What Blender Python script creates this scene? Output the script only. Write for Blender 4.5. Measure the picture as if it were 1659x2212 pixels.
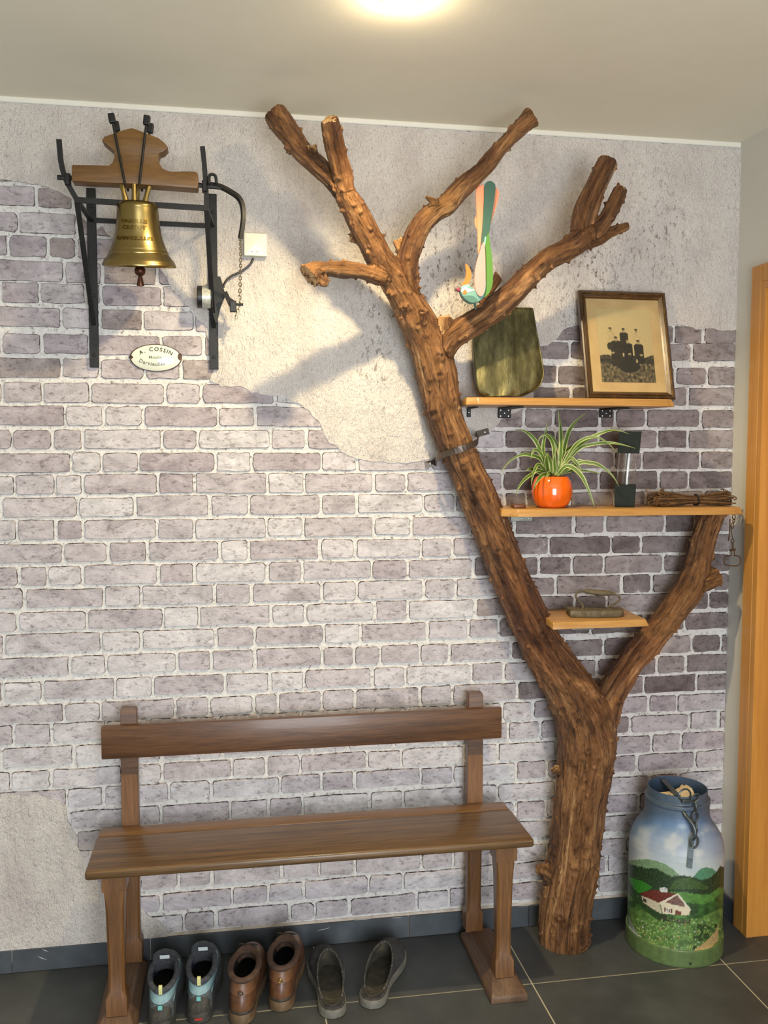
import bpy, bmesh, math, random
import numpy as np
from mathutils import Vector, Matrix, noise
random.seed(7)
for _o in list(bpy.data.objects):
    bpy.data.objects.remove(_o, do_unlink=True)
S = bpy.context.scene
COL = S.collection

# ------------------------------------------------------------------ camera
IW, IH, FPX = 1659, 2212, 1959.0
CAM = Vector((-0.1611, -2.6998, 1.5265))
YAW, PITCH, ROLL = 0.1690, -0.0691, 0.0015
_f = Vector((math.sin(YAW) * math.cos(PITCH), math.cos(YAW) * math.cos(PITCH), math.sin(PITCH)))
_r = Vector((math.cos(YAW), -math.sin(YAW), 0))
_u = _r.cross(_f)
_r2 = math.cos(ROLL) * _r + math.sin(ROLL) * _u
_u2 = -math.sin(ROLL) * _r + math.cos(ROLL) * _u
cd = bpy.data.cameras.new('camera')
cd.sensor_fit = 'HORIZONTAL'
cd.sensor_width = 36.0
cd.lens = FPX / IW * 36.0
cd.clip_start = 0.05
cam = bpy.data.objects.new('camera', cd)
COL.objects.link(cam)
_m = Matrix((_r2, _u2, -_f)).transposed().to_4x4()
_m.translation = CAM
cam.matrix_world = _m
S.camera = cam

# ------------------------------------------------------------------ world, light, exposure
w = bpy.data.worlds.new('world')
S.world = w
w.use_nodes = True
bg = w.node_tree.nodes['Background']
bg.inputs[0].default_value = (0.62, 0.72, 0.9, 1)
bg.inputs[1].default_value = 0.8
S.view_settings.view_transform = 'Standard'
S.view_settings.look = 'None'
S.view_settings.gamma = 1.0
S.view_settings.use_curve_mapping = False
S.view_settings.exposure = 0.1

def light(name, kind, loc, rot, energy, color, **kw):
    d = bpy.data.lights.new(name, kind)
    d.energy = energy
    d.color = color
    for k, v in kw.items():
        setattr(d, k, v)
    o = bpy.data.objects.new(name, d)
    o.location = loc
    o.rotation_euler = rot
    COL.objects.link(o)
    return o

# daylight through the glazed door behind the photographer (it sits in that opening and has its size)
light('window_daylight_offscreen', 'AREA', (0.35, -4.225, 1.08), (math.radians(90), 0, 0), 112, (0.90, 0.95, 1.0),
      shape='RECTANGLE', size=1.44, size_y=1.95)

# ------------------------------------------------------------------ pixel helpers (photo frame 1659 x 2212)
def ray(px, py):
    return _f + _r2 * ((px - IW / 2) / FPX) - _u2 * ((py - IH / 2) / FPX)
def W(px, py, y=0.0):                 # point seen at a pixel, on the plane parallel to the brick wall at depth y
    d = ray(px, py)
    return CAM + d * ((y - CAM.y) / d.y)
def G(px, py, z=0.0):                 # point seen at a pixel, on a horizontal plane
    d = ray(px, py)
    return CAM + d * ((z - CAM.z) / d.z)
def crop(x0, y0, s):                  # coordinates measured in an enlarged crop of the photograph
    return lambda X, Y, y=0.0: W(x0 + X / s, y0 + Y / s, y)
def PX(y=0.0):                        # metres per pixel at a depth
    return (y - CAM.y) / FPX * 1.015

# ------------------------------------------------------------------ colour and materials
def s2l(c):
    return tuple(((v / 255) / 12.92 if v / 255 <= 0.04045 else ((v / 255 + 0.055) / 1.055) ** 2.4) for v in c)
def rgba(c):
    return (*s2l(c), 1.0)
MATS = {}
def base_mat(name, color=(128, 128, 128), rough=0.6, metal=0.0, spec=0.5, coat=0.0):
    m = bpy.data.materials.new(name)
    m.use_nodes = True
    b = m.node_tree.nodes['Principled BSDF']
    b.inputs['Base Color'].default_value = rgba(color)
    b.inputs['Roughness'].default_value = rough
    b.inputs['Metallic'].default_value = metal
    b.inputs['Specular IOR Level'].default_value = spec
    if coat:
        b.inputs['Coat Weight'].default_value = coat
        b.inputs['Coat Roughness'].default_value = 0.15
    MATS[name] = m
    return m, m.node_tree, b
def node(nt, kind, **inp):
    n = nt.nodes.new(kind)
    for k, v in inp.items():
        if k.startswith('_'):
            setattr(n, k[1:], v)
        else:
            n.inputs[k].default_value = v
    return n
def ramp(nt, fac, stops):
    n = nt.nodes.new('ShaderNodeValToRGB')
    el = n.color_ramp.elements
    while len(el) < len(stops):
        el.new(0.5)
    for e, (p, c) in zip(el, stops):
        e.position = p
        e.color = rgba(c)
    nt.links.new(fac, n.inputs[0])
    return n.outputs[0]
def bump(nt, b, height, strength=0.4, dist=0.003, prev=None):
    n = node(nt, 'ShaderNodeBump', Strength=strength, Distance=dist)
    nt.links.new(height, n.inputs['Height'])
    if prev is not None:
        nt.links.new(prev, n.inputs['Normal'])
    nt.links.new(n.outputs[0], b.inputs['Normal'])
    return n.outputs[0]
def coords(nt, kind='Object', scale=(1, 1, 1), attr=None):
    if attr:
        t = node(nt, 'ShaderNodeAttribute', _attribute_name=attr)
        src = t.outputs['Vector']
    else:
        t = nt.nodes.new('ShaderNodeTexCoord') if kind != 'World' else nt.nodes.new('ShaderNodeNewGeometry')
        src = t.outputs['Position' if kind == 'World' else kind]
    mp = node(nt, 'ShaderNodeMapping', Scale=scale)
    nt.links.new(src, mp.inputs['Vector'])
    return mp.outputs[0]
def noise_tex(nt, vec, scale=5, detail=4, rough=0.55, dist=0.0):
    n = node(nt, 'ShaderNodeTexNoise', Scale=scale, Detail=detail, Roughness=rough, Distortion=dist)
    nt.links.new(vec, n.inputs['Vector'])
    return n.outputs[0]
def noisy(name, stops, scale=8, detail=5, stretch=(1, 1, 1), rough=0.6, metal=0.0, bs=0.0, bscale=None, bd=0.002,
          spec=0.5, coat=0.0, kind='Object', nrough=0.6, dist=0.0):
    m, nt, b = base_mat(name, stops[0][1], rough, metal, spec, coat)
    v = coords(nt, kind, stretch)
    n = noise_tex(nt, v, scale, detail, nrough, dist)
    nt.links.new(ramp(nt, n, stops), b.inputs['Base Color'])
    if bs:
        n2 = noise_tex(nt, v, bscale or scale * 3, 4, 0.6)
        bump(nt, b, n2, bs, bd)
    return m
def wood(name, dark, mid, lightc, axis='x', scale=14, stretch=0.07, rough=0.45, coat=0.15, bs=0.25, dist=1.2):
    m, nt, b = base_mat(name, mid, rough, 0, 0.5, coat)
    sc = [1, 1, 1]
    sc['xyz'.index(axis)] = stretch
    v = coords(nt, 'Object', sc)
    n1 = noise_tex(nt, v, scale, 6, 0.65, dist)
    n2 = noise_tex(nt, v, scale * 9, 3, 0.6, 0.2)
    mx = node(nt, 'ShaderNodeMix', _data_type='FLOAT')
    mx.inputs[0].default_value = 0.35
    nt.links.new(n1, mx.inputs[2])
    nt.links.new(n2, mx.inputs[3])
    nt.links.new(ramp(nt, mx.outputs[0], [(0.30, dark), (0.48, mid), (0.66, lightc)]), b.inputs['Base Color'])
    bump(nt, b, n2, bs, 0.0015)
    return m
def flat(name, color, rough=0.6, metal=0.0, **k):
    return base_mat(name, color, rough, metal, **k)[0]

# ------------------------------------------------------------------ mesh helpers (all shapes are given in world metres)
ORG = {}
def tag(o, label=None, cat=None, group=None, kind=None):
    if label: o['label'] = label
    if cat: o['category'] = cat
    if group: o['group'] = group
    if kind: o['kind'] = kind
    return o
def empty(name, loc, label=None, cat=None, group=None, kind=None):
    o = bpy.data.objects.new(name, None)
    o.empty_display_size = 0.05
    COL.objects.link(o)
    o.location = loc
    ORG[o] = Vector(loc)
    return tag(o, label, cat, group, kind)
def add(name, geo, mat, parent=None, smooth=False, midx=None, label=None, cat=None, group=None, kind=None, origin=None):
    vs, fs = geo
    vs = [Vector(v) for v in vs]
    if origin is None:
        if parent is not None:
            origin = ORG[parent]
        else:
            a = np.array([tuple(v) for v in vs])
            lo, hi = a.min(0), a.max(0)
            origin = Vector(((lo[0] + hi[0]) / 2, (lo[1] + hi[1]) / 2, lo[2]))
    origin = Vector(origin)
    me = bpy.data.meshes.new(name)
    me.from_pydata([tuple(v - origin) for v in vs], [], fs)
    for mm in (mat if isinstance(mat, (list, tuple)) else [mat]):
        me.materials.append(mm)
    if midx is not None:
        me.polygons.foreach_set('material_index', midx)
    if smooth:
        me.polygons.foreach_set('use_smooth', [True] * len(fs))
        if smooth != 'all':
            try:
                me.set_sharp_from_angle(angle=math.radians(40))
            except Exception:
                pass
    me.update()
    o = bpy.data.objects.new(name, me)
    COL.objects.link(o)
    ORG[o] = Vector(origin)
    if parent is not None:
        o.parent = parent
        o.location = Vector(origin) - ORG[parent]
    else:
        o.location = origin
    return tag(o, label, cat, group, kind)
def dup(o, loc, parent=None, label=None):          # a copy of one mesh (shares its data)
    c = o.copy()
    COL.objects.link(c)
    c.parent = parent
    ORG[c] = Vector(loc)
    c.location = Vector(loc) - (ORG[parent] if parent else Vector())
    if label: c['label'] = label
    return c
def merge(*gs):
    V, F = [], []
    for vs, fs in gs:
        n = len(V)
        V += [Vector(v) for v in vs]
        F += [tuple(i + n for i in f) for f in fs]
    return V, F
def xf(geo, m):
    return [m @ Vector(v) for v in geo[0]], geo[1]
def from_bm(bm):
    bm.verts.index_update()
    g = [v.co.copy() for v in bm.verts], [tuple(v.index for v in f.verts) for f in bm.faces]
    bm.free()
    return g
def box(x0, x1, y0, y1, z0, z1, bev=0.0, seg=2):
    bm = bmesh.new()
    bmesh.ops.create_cube(bm, size=1.0)
    for v in bm.verts:
        v.co = Vector((x0 + (v.co.x + .5) * (x1 - x0), y0 + (v.co.y + .5) * (y1 - y0), z0 + (v.co.z + .5) * (z1 - z0)))
    if bev:
        bmesh.ops.bevel(bm, geom=bm.edges[:], offset=bev, segments=seg, affect='EDGES', profile=0.5)
    return from_bm(bm)
def bevel_geo(geo, off, seg=2, ang=30):
    bm = bmesh.new()
    vv = [bm.verts.new(v) for v in geo[0]]
    for f in geo[1]:
        try:
            bm.faces.new([vv[i] for i in f])
        except ValueError:
            pass
    bmesh.ops.recalc_face_normals(bm, faces=bm.faces[:])
    es = [e for e in bm.edges if len(e.link_faces) == 2 and e.calc_face_angle(0) > math.radians(ang)]
    bmesh.ops.bevel(bm, geom=es, offset=off, segments=seg, affect='EDGES', profile=0.5)
    return from_bm(bm)
def hexa(a, b):                                     # solid between two quads (a: 4 points, b: 4 points)
    return list(a) + list(b), [(3, 2, 1, 0), (4, 5, 6, 7), (0, 1, 5, 4), (1, 2, 6, 5), (2, 3, 7, 6), (3, 0, 4, 7)]
def prism(pts, d):                                  # closed outline moved by the vector d
    n = len(pts)
    d = Vector(d)
    vs = [Vector(p) for p in pts] + [Vector(p) + d for p in pts]
    fs = [tuple(range(n)), tuple(range(2 * n - 1, n - 1, -1))]
    fs += [(i, i + n, (i + 1) % n + n, (i + 1) % n) for i in range(n)]
    return vs, fs
def frame_of(t, up=Vector((0, 1, 0))):
    t = t.normalized()
    if abs(t.dot(up)) > 0.95:
        up = Vector((1, 0, 0))
    a = up.cross(t).normalized()
    return a, t.cross(a).normalized()
def tube(path, rad, n=8, cap=True, closed=False):
    path = [Vector(p) for p in path]
    if not isinstance(rad, (list, tuple)):
        rad = [rad] * len(path)
    V, F = [], []
    L = len(path)
    pa = None
    for i, p in enumerate(path):
        if closed:
            t = path[(i + 1) % L] - path[i - 1]
        else:
            t = path[min(i + 1, L - 1)] - path[max(i - 1, 0)]
        t.normalize()
        if pa is None:
            a, b = frame_of(t)
        else:
            a = (pa - t * pa.dot(t))
            a = a.normalized() if a.length > 1e-5 else frame_of(t)[0]
            b = t.cross(a).normalized()
        pa = a
        for k in range(n):
            th = 2 * math.pi * k / n
            V.append(p + (a * math.cos(th) + b * math.sin(th)) * rad[i])
    for i in range(L if closed else L - 1):
        j = (i + 1) % L
        for k in range(n):
            k2 = (k + 1) % n
            F.append((i * n + k, i * n + k2, j * n + k2, j * n + k))
    if cap and not closed:
        F.append(tuple(range(n - 1, -1, -1)))
        F.append(tuple((L - 1) * n + k for k in range(n)))
    return V, F
def strip(path, wid, thick, side):                  # flat bar along a path; side = direction of its width
    path = [Vector(p) for p in path]
    V, F = [], []
    L = len(path)
    for i, p in enumerate(path):
        t = (path[min(i + 1, L - 1)] - path[max(i - 1, 0)]).normalized()
        s = side[i] if isinstance(side, list) else Vector(side)
        s = (s - t * s.dot(t)).normalized()
        n = t.cross(s).normalized()
        ww = wid[i] if isinstance(wid, (list, tuple)) else wid
        for a, b in ((-1, -1), (1, -1), (1, 1), (-1, 1)):
            V.append(p + s * (a * ww / 2) + n * (b * thick / 2))
    for i in range(L - 1):
        for k in range(4):
            F.append((i * 4 + k, i * 4 + (k + 1) % 4, i * 4 + 4 + (k + 1) % 4, i * 4 + 4 + k))
    F += [(3, 2, 1, 0), tuple((L - 1) * 4 + k for k in range(4))]
    return V, F
def lathe(prof, c, n=48, close_top=False, close_bot=False):
    V, F = [], []
    m = len(prof)
    for r, z in prof:
        for k in range(n):
            th = 2 * math.pi * k / n
            V.append(Vector((c[0] + r * math.cos(th), c[1] + r * math.sin(th), c[2] + z)))
    for i in range(m - 1):
        for k in range(n):
            k2 = (k + 1) % n
            F.append((i * n + k, i * n + k2, (i + 1) * n + k2, (i + 1) * n + k))
    if close_bot: F.append(tuple(range(n - 1, -1, -1)))
    if close_top: F.append(tuple((m - 1) * n + k for k in range(n)))
    return V, F
def link(c, d, L, Wd, r, flip, n=6, m=14):          # one oval chain link, long axis along d
    d = Vector(d).normalized()
    a, b = frame_of(d)
    if flip: a = b
    pts = []
    for k in range(m):
        th = 2 * math.pi * k / m
        cx, sx = math.cos(th), math.sin(th)
        pts.append(Vector(c) + d * (cx * L / 2) + a * (sx * Wd / 2))
    return tube(pts, r, n, False, True)
def sphere(c, r, n=16, m=10, sc=(1, 1, 1)):
    prof = [(r * math.sin(math.pi * i / m), -r * math.cos(math.pi * i / m)) for i in range(m + 1)]
    prof[0] = (1e-5, -r); prof[-1] = (1e-5, r)
    v, f = lathe(prof, (0, 0, 0), n)
    return [Vector(c) + Vector((p.x * sc[0], p.y * sc[1], p.z * sc[2])) for p in v], f
def smooth_path(pts, sub=6, closed=False):          # Catmull-Rom through the points (works on Vectors of any kind)
    P = [np.array(tuple(p), float) for p in pts]
    n = len(P)
    out = []
    for i in range(n if closed else n - 1):
        p1, p2 = P[i], P[(i + 1) % n]
        p0 = P[i - 1] if (i > 0 or closed) else 2 * p1 - p2
        p3 = P[(i + 2) % n] if (i + 2 < n or closed) else 2 * p2 - p1
        for k in range(sub):
            t = k / sub
            out.append(0.5 * (2 * p1 + (p2 - p0) * t + (2 * p0 - 5 * p1 + 4 * p2 - p3) * t * t + (3 * p1 - p0 - 3 * p2 + p3) * t ** 3))
    if not closed:
        out.append(P[-1])
    return [Vector(p) for p in out]
def text_geo(s, size, extrude=0.0):                 # lettering as mesh in the x-z plane, baseline start at the origin
    cu = bpy.data.curves.new('lettering', 'FONT')
    cu.body = s
    cu.size = size
    cu.extrude = extrude
    cu.resolution_u = 3
    cu.offset = size * 0.018
    o = bpy.data.objects.new('lettering', cu)
    COL.objects.link(o)
    dg = bpy.context.evaluated_depsgraph_get()
    me = bpy.data.meshes.new_from_object(o.evaluated_get(dg))
    vs = [Vector((v.co.x, -v.co.z, v.co.y)) for v in me.vertices]
    fs = [tuple(p.vertices) for p in me.polygons]
    bpy.data.objects.remove(o, do_unlink=True)
    bpy.data.meshes.remove(me)
    bpy.data.curves.remove(cu)
    return vs, fs
def color_attr(o, cols, name='paint'):              # one colour per vertex (linear rgb)
    at = o.data.color_attributes.new(name, 'FLOAT_COLOR', 'POINT')
    a = np.ones((len(o.data.vertices), 4), np.float32)
    a[:, :3] = cols
    at.data.foreach_set('color', a.ravel())
def paint_mat(name, rough=0.5, coat=0.0, attr='paint'):
    m, nt, b = base_mat(name, (200, 200, 200), rough, 0, 0.5, coat)
    t = node(nt, 'ShaderNodeAttribute', _attribute_name=attr)
    nt.links.new(t.outputs['Color'], b.inputs['Base Color'])
    return m
def np_s2l(c):
    c = np.asarray(c, float) / 255
    return np.where(c <= 0.04045, c / 12.92, ((c + 0.055) / 1.055) ** 2.4)

# ================================================================== materials of the room
def rough_wall(name, stops, nscale, bumps, vert=1.0, speck=None, rough=0.85):
    m, nt, b = base_mat(name, stops[0][1], rough, 0, 0.25)
    v = coords(nt, 'World', (1, 1, vert))
    n = noise_tex(nt, v, nscale, 6, 0.62)
    col = ramp(nt, n, stops)
    if speck:
        sc, lo, hi, c = speck
        sp = noise_tex(nt, v, sc, 3, 0.75)
        mask = ramp(nt, sp, [(lo, (0, 0, 0)), (hi, (255, 255, 255))])
        big = noise_tex(nt, v, 2.3, 2, 0.5)
        mask2 = ramp(nt, big, [(0.54, (0, 0, 0)), (0.72, (255, 255, 255))])
        mm = node(nt, 'ShaderNodeMath', _operation='MULTIPLY')
        nt.links.new(mask, mm.inputs[0]); nt.links.new(mask2, mm.inputs[1])
        mx = node(nt, 'ShaderNodeMix', _data_type='RGBA')
        nt.links.new(mm.outputs[0], mx.inputs[0])
        nt.links.new(col, mx.inputs[6])
        mx.inputs[7].default_value = rgba(c)
        col = mx.outputs[2]
    nt.links.new(col, b.inputs['Base Color'])
    prev = None
    for sc, st, d in bumps:
        h = noise_tex(nt, v, sc, 5, 0.7)
        prev = bump(nt, b, h, st, d, prev)
    return m
M_MORTAR = rough_wall('mortar', [(0.34, (150, 138, 134)), (0.41, (222, 217, 213)), (0.5, (238, 235, 231)), (0.7, (244, 241, 237))], 75,
                      [(70, 1.0, 0.010), (240, 0.6, 0.003)])
M_PLASTER = rough_wall('plaster', [(0.3, (204, 194, 188)), (0.5, (222, 214, 207)), (0.7, (232, 225, 217))], 6,
                       [(38, 1.0, 0.020), (120, 0.8, 0.008)], 0.55, (95, 0.55, 0.64, (112, 98, 94)))
def brick_mat(name, c):
    d = tuple(max(0, v - 28) for v in c)
    l = tuple(min(255, v + 22) for v in c)
    m, nt, b = base_mat(name, c, 0.8, 0, 0.3)
    v = coords(nt, 'World', (0.7, 1, 1))
    n = noise_tex(nt, v, 15, 9, 0.72, 0.8)
    nt.links.new(ramp(nt, n, [(0.32, d), (0.47, c), (0.62, l), (0.74, (214, 207, 204))]), b.inputs['Base Color'])
    fine = noise_tex(nt, coords(nt, 'World', (0.55, 1, 1)), 95, 6, 0.75)
    fr_ = ramp(nt, fine, [(0.34, (150, 142, 142)), (0.47, (255, 255, 255)), (0.66, (255, 255, 255))])
    mx = node(nt, 'ShaderNodeMix', _data_type='RGBA', _blend_type='MULTIPLY')
    mx.inputs[0].default_value = 0.75
    src = b.inputs['Base Color'].links[0].from_socket
    nt.links.new(src, mx.inputs[6]); nt.links.new(fr_, mx.inputs[7])
    nt.links.new(mx.outputs[2], b.inputs['Base Color'])
    h = noise_tex(nt, v, 75, 6, 0.75)
    bump(nt, b, h, 0.75, 0.007)
    return m
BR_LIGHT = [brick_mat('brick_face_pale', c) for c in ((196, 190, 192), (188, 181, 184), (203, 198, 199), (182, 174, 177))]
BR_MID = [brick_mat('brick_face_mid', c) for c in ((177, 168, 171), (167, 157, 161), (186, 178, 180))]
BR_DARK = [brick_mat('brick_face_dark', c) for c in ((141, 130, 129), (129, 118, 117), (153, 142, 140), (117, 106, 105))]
m, nt, b = base_mat('brick_edge_crack', (70, 60, 60), 0.9, 0, 0.2)
n = noise_tex(nt, coords(nt, 'World'), 45, 4, 0.7)
nt.links.new(ramp(nt, n, [(0.44, (58, 47, 47)), (0.57, (170, 160, 158))]), b.inputs['Base Color'])
BR_EDGE = m
M_CEIL = noisy('ceiling_paint', [(0.3, (226, 220, 200)), (0.7, (231, 225, 206))], 3, 3, rough=0.9, kind='World', bs=0.1, bscale=180)
M_WALLR = noisy('grey_wall_paint', [(0.3, (202, 200, 192)), (0.7, (208, 206, 198))], 4, 3, rough=0.85, kind='World', bs=0.1, bscale=150)
M_WHITE = flat('white_caulk', (226, 222, 210), 0.7)
M_CAULK = noisy('cream_caulk', [(0.3, (176, 158, 140)), (0.6, (202, 190, 176))], 30, 3, rough=0.8, kind='World')
M_GROUT = flat('tile_grout', (186, 180, 152), 0.85)
M_TILE = noisy('slate_tile', [(0.3, (58, 60, 60)), (0.5, (70, 72, 71)), (0.7, (82, 84, 82))], 5, 8, rough=0.48, kind='World', bs=0.12, bscale=60, spec=0.4)
M_SKIRT = noisy('slate_skirting', [(0.3, (58, 63, 68)), (0.55, (74, 79, 84)), (0.75, (88, 94, 98))], 9, 8, rough=0.45, kind='World', bs=0.1, bscale=60)
m, nt, b = base_mat('slate_skirting_scuffed', (74, 79, 84), 0.45)
M_DOOR = wood('door_frame_wood', (166, 110, 44), (190, 132, 58), (206, 150, 74), 'z', 9, 0.05, 0.4, 0.2, 0.08)

# ================================================================== the room
XR, XL, YF, HC, HSK = 1.437, -2.3, -4.2, 2.4908, 0.0728
wall = add('wall_back', box(XL, XR + 0.2, 0, 0.15, 0, HC), M_MORTAR, kind='structure', origin=(0, 0, 0))
YD0, YD1, ZD = -0.163, -1.02, 2.03                        # doorway in the right wall
add('wall_right', merge(box(XR, XR + 0.2, YD0, 0, 0, HC), box(XR, XR + 0.2, YD1, YD0, ZD, HC), box(XR, XR + 0.2, YF, YD1, 0, HC)),
    M_WALLR, kind='structure', origin=(XR, 0, 0))
add('wall_left', box(XL - 0.15, XL, YF, 0, 0, HC), M_WALLR, kind='structure', origin=(XL, 0, 0))
WX0, WX1, WZ0, WZ1 = -0.45, 1.15, 0.0, 2.15               # glazed door behind the photographer
add('wall_front', merge(box(XL, WX0, YF - 0.15, YF, 0, HC), box(WX1, XR + 0.2, YF - 0.15, YF, 0, HC), box(WX0, WX1, YF - 0.15, YF, WZ1, HC)),
    M_WALLR, kind='structure', origin=(0, YF, 0))
wn = add('window_1', merge(box(WX0, WX0 + 0.07, YF - 0.1, YF - 0.03, 0, WZ1), box(WX1 - 0.07, WX1, YF - 0.1, YF - 0.03, 0, WZ1),
                           box(WX0 + 0.07, WX1 - 0.07, YF - 0.1, YF - 0.03, WZ1 - 0.07, WZ1), box(WX0 + 0.07, WX1 - 0.07, YF - 0.1, YF - 0.03, 0, 0.1),
                           box(0.315, 0.385, YF - 0.1, YF - 0.03, 0.1, WZ1 - 0.07)), M_WHITE, kind='structure', origin=(0.35, YF, 0))
m, nt, b = base_mat('window_glass', (255, 255, 255), 0.02)
b.inputs['Transmission Weight'].default_value = 1.0
M_GLASS = m
for a0, a1 in ((WX0 + 0.07, 0.315), (0.385, WX1 - 0.07)):
    add('pane', box(a0, a1, YF - 0.07, YF - 0.064, 0.1, WZ1 - 0.07), M_GLASS, wn)
add('ceiling', box(XL - 0.15, XR + 0.2, YF - 0.15, 0.15, HC, HC + 0.1), M_CEIL, kind='structure', origin=(0, -2, HC))
trim = add('trim_1', box(XL, XR, -0.006, 0, HC - 0.016, HC, 0.002, 1), M_WHITE, kind='structure', origin=(0, 0, HC - 0.016))
floor = add('floor', box(XL - 0.15, XR + 0.2, YF - 0.15, 0.15, -0.1, -0.0015), M_GROUT, kind='structure', origin=(0, -2, 0))
XJ, YR = 0.080, -0.3082
tile_me = None
gx = [XJ + 0.6 * k for k in range(-4, 4)]
gy = [YR - 0.6 * k for k in range(-1, 7)]
g = 0.0022
for i in range(-1, len(gx)):
    x0 = XL if i < 0 else gx[i] + g
    x1 = XR if i + 1 >= len(gx) else gx[i + 1] - g
    x1 = min(x1, XR)
    if x1 - x0 < 0.02: continue
    for j in range(len(gy)):
        y1 = min(0.0, gy[j] - g)
        y0 = gy[j] - 0.6 + g
        y0 = max(y0, YF)
        if y1 - y0 < 0.02: continue
        add('tile', box(x0, x1, y0, y1, -0.012, 0.0, 0.0008, 1), M_TILE, floor, origin=((x0 + x1) / 2, (y0 + y1) / 2, 0))
add('tile', box(XR + 0.001, XR + 0.199, YD1 + .022, YD0 - .023, -0.012, 0.0, 0.0008, 1), M_TILE, floor)
# skirting of slate pieces with a caulk bead on top
sk = add('baseboard_back', box(XL, XR, -0.0025, 0, 0.0, HSK + 0.004), M_CAULK, kind='structure', origin=(0, 0, 0))
xj = [-0.407 + 0.3925 * k for k in range(-5, 6)]
xs = [XL] + [x for x in xj if XL < x < XR] + [XR]
for a, c in zip(xs[:-1], xs[1:]):
    add('skirting_tile', box(a + 0.001, c - 0.001, -0.010, 0, 0.0012, HSK - 0.004, 0.001, 1), M_SKIRT, sk, origin=((a + c) / 2, 0, 0))
M_SCUFF = flat('chalky_scuff', (196, 198, 194), 0.9)
for px0, py0, px1, py1 in ((686, 2010, 712, 2004), (766, 1988, 808, 1983), (846, 1983, 868, 1981), (82, 2066, 100, 2073), (92, 2051, 104, 2055), (1118, 1957, 1146, 1955), (996, 1985, 999, 1972)):
    add('scuff', strip([W(px0, py0, -.0101), W((px0 + px1) / 2, (py0 + py1) / 2 + .6, -.0101), W(px1, py1, -.0101)], [.0006, .0017, .0006], .0003, Vector((0, 0, 1)) if abs(px1 - px0) > 5 else Vector((1, 0, 0))), M_SCUFF, sk)
sr = add('baseboard_right', box(XR - 0.0025, XR, YD0 + 0.055, -0.010, 0, HSK + 0.004), M_CAULK, kind='structure', origin=(XR, -0.05, 0))
add('skirting_tile', box(XR - 0.010, XR, YD0 + 0.055, -0.0105, 0.0012, HSK - 0.004, 0.001, 1), M_SKIRT, sr)
# doorway: casing on the wall, lining in the opening, closed leaf
door = empty('door_1', (XR, (YD0 + YD1) / 2, 0), kind='structure')
cz = 2.083
add('casing', box(XR - 0.016, XR, YD0, YD0 + 0.053, 0, cz, 0.003), M_DOOR, door)
add('casing', box(XR - 0.016, XR, YD1 - 0.053, YD1, 0, cz, 0.003), M_DOOR, door)
add('head_casing', box(XR - 0.016, XR, YD1, YD0, ZD, cz, 0.003), M_DOOR, door)
add('lining', box(XR - 0.015, XR + 0.2, YD0 - 0.022, YD0, 0, ZD), M_DOOR, door)
add('lining', box(XR - 0.015, XR + 0.2, YD1, YD1 + 0.022, 0, ZD), M_DOOR, door)
add('head_lining', box(XR - 0.015, XR + 0.2, YD1 + 0.022, YD0 - 0.022, ZD - 0.022, ZD), M_DOOR, door)
leaf = add('door_leaf', box(XR + 0.12, XR + 0.16, YD1 + 0.022, YD0 - 0.022, 0.004, ZD - 0.024, 0.002), M_DOOR, door)
M_STEEL = flat('brushed_steel', (170, 168, 162), 0.35, 1.0)
add('handle', tube([(XR + 0.118, YD1 + 0.09, 1.02), (XR + 0.07, YD1 + 0.09, 1.02), (XR + 0.07, YD1 + 0.2, 1.02)], 0.009, 8), M_STEEL, leaf)

# ---------------------------------------------------------------- plaster left on the brick wall
def in_poly(x, z, poly):
    c = False
    n = len(poly)
    for i in range(n):
        x1, z1 = poly[i]
        x2, z2 = poly[i - 1]
        if (z1 > z) != (z2 > z) and x < (x2 - x1) * (z - z1) / (z2 - z1) + x1:
            c = not c
    return c
edge_up = [(-420, 372), (-60, 384), (20, 391), (70, 398), (110, 408), (150, 425), (168, 446), (178, 470), (205, 500), (220, 488), (240, 512),
           (285, 548), (335, 568), (360, 600), (372, 625), (388, 642), (415, 672), (440, 702), (452, 740), (456, 775), (462, 800),
           (452, 822), (478, 836), (520, 833), (545, 848), (590, 857), (612, 851), (626, 866), (648, 873), (668, 888), (690, 914), (700, 938), (712, 958),
           (728, 968), (746, 982), (768, 992), (800, 996), (850, 1000), (905, 998), (950, 985), (1002, 968), (1036, 948), (1056, 935),
           (1074, 916), (1084, 902), (1108, 893), (1132, 880), (1150, 858), (1158, 800), (1164, 748), (1182, 746), (1200, 735), (1214, 713),
           (1236, 705), (1290, 712), (1350, 704), (1400, 709), (1440, 704), (1470, 702), (1500, 713), (1530, 709), (1560, 716), (1587, 713)]
edge_low = [(-420, 1725), (-60, 1716), (30, 1714), (62, 1718), (82, 1712), (100, 1722), (130, 1727), (143, 1742), (148, 1770), (158, 1792), (170, 1806),
            (167, 1828), (178, 1848), (184, 1868), (205, 1892), (230, 1935), (262, 1952), (298, 1950), (322, 1978), (345, 1988), (362, 2012)]
def rough_edge(pp, amp=0.0035):
    out = []
    pts = [W(*p) for p in pp]
    for a, c in zip(pts[:-1], pts[1:]):
        k = max(1, int((c - a).length / 0.012))
        for i in range(k):
            q = a.lerp(c, i / k)
            s = noise.noise(Vector((q.x * 60, q.z * 60, 1.3))) + 0.7 * noise.noise(Vector((q.x * 160, q.z * 160, 4.1)))
            out.append((q.x + amp * s, q.z + amp * noise.noise(Vector((q.x * 90, q.z * 90, 8.7))) + amp * s))
    out.append((pts[-1].x, pts[-1].z))
    return out
poly_up = rough_edge(edge_up)
poly_up[-1] = (XR, poly_up[-1][1])
poly_up = [(XL, HC - 0.02), (XL, poly_up[0][1])] + poly_up + [(XR, HC - 0.02)]
poly_low = rough_edge(edge_low)
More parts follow.
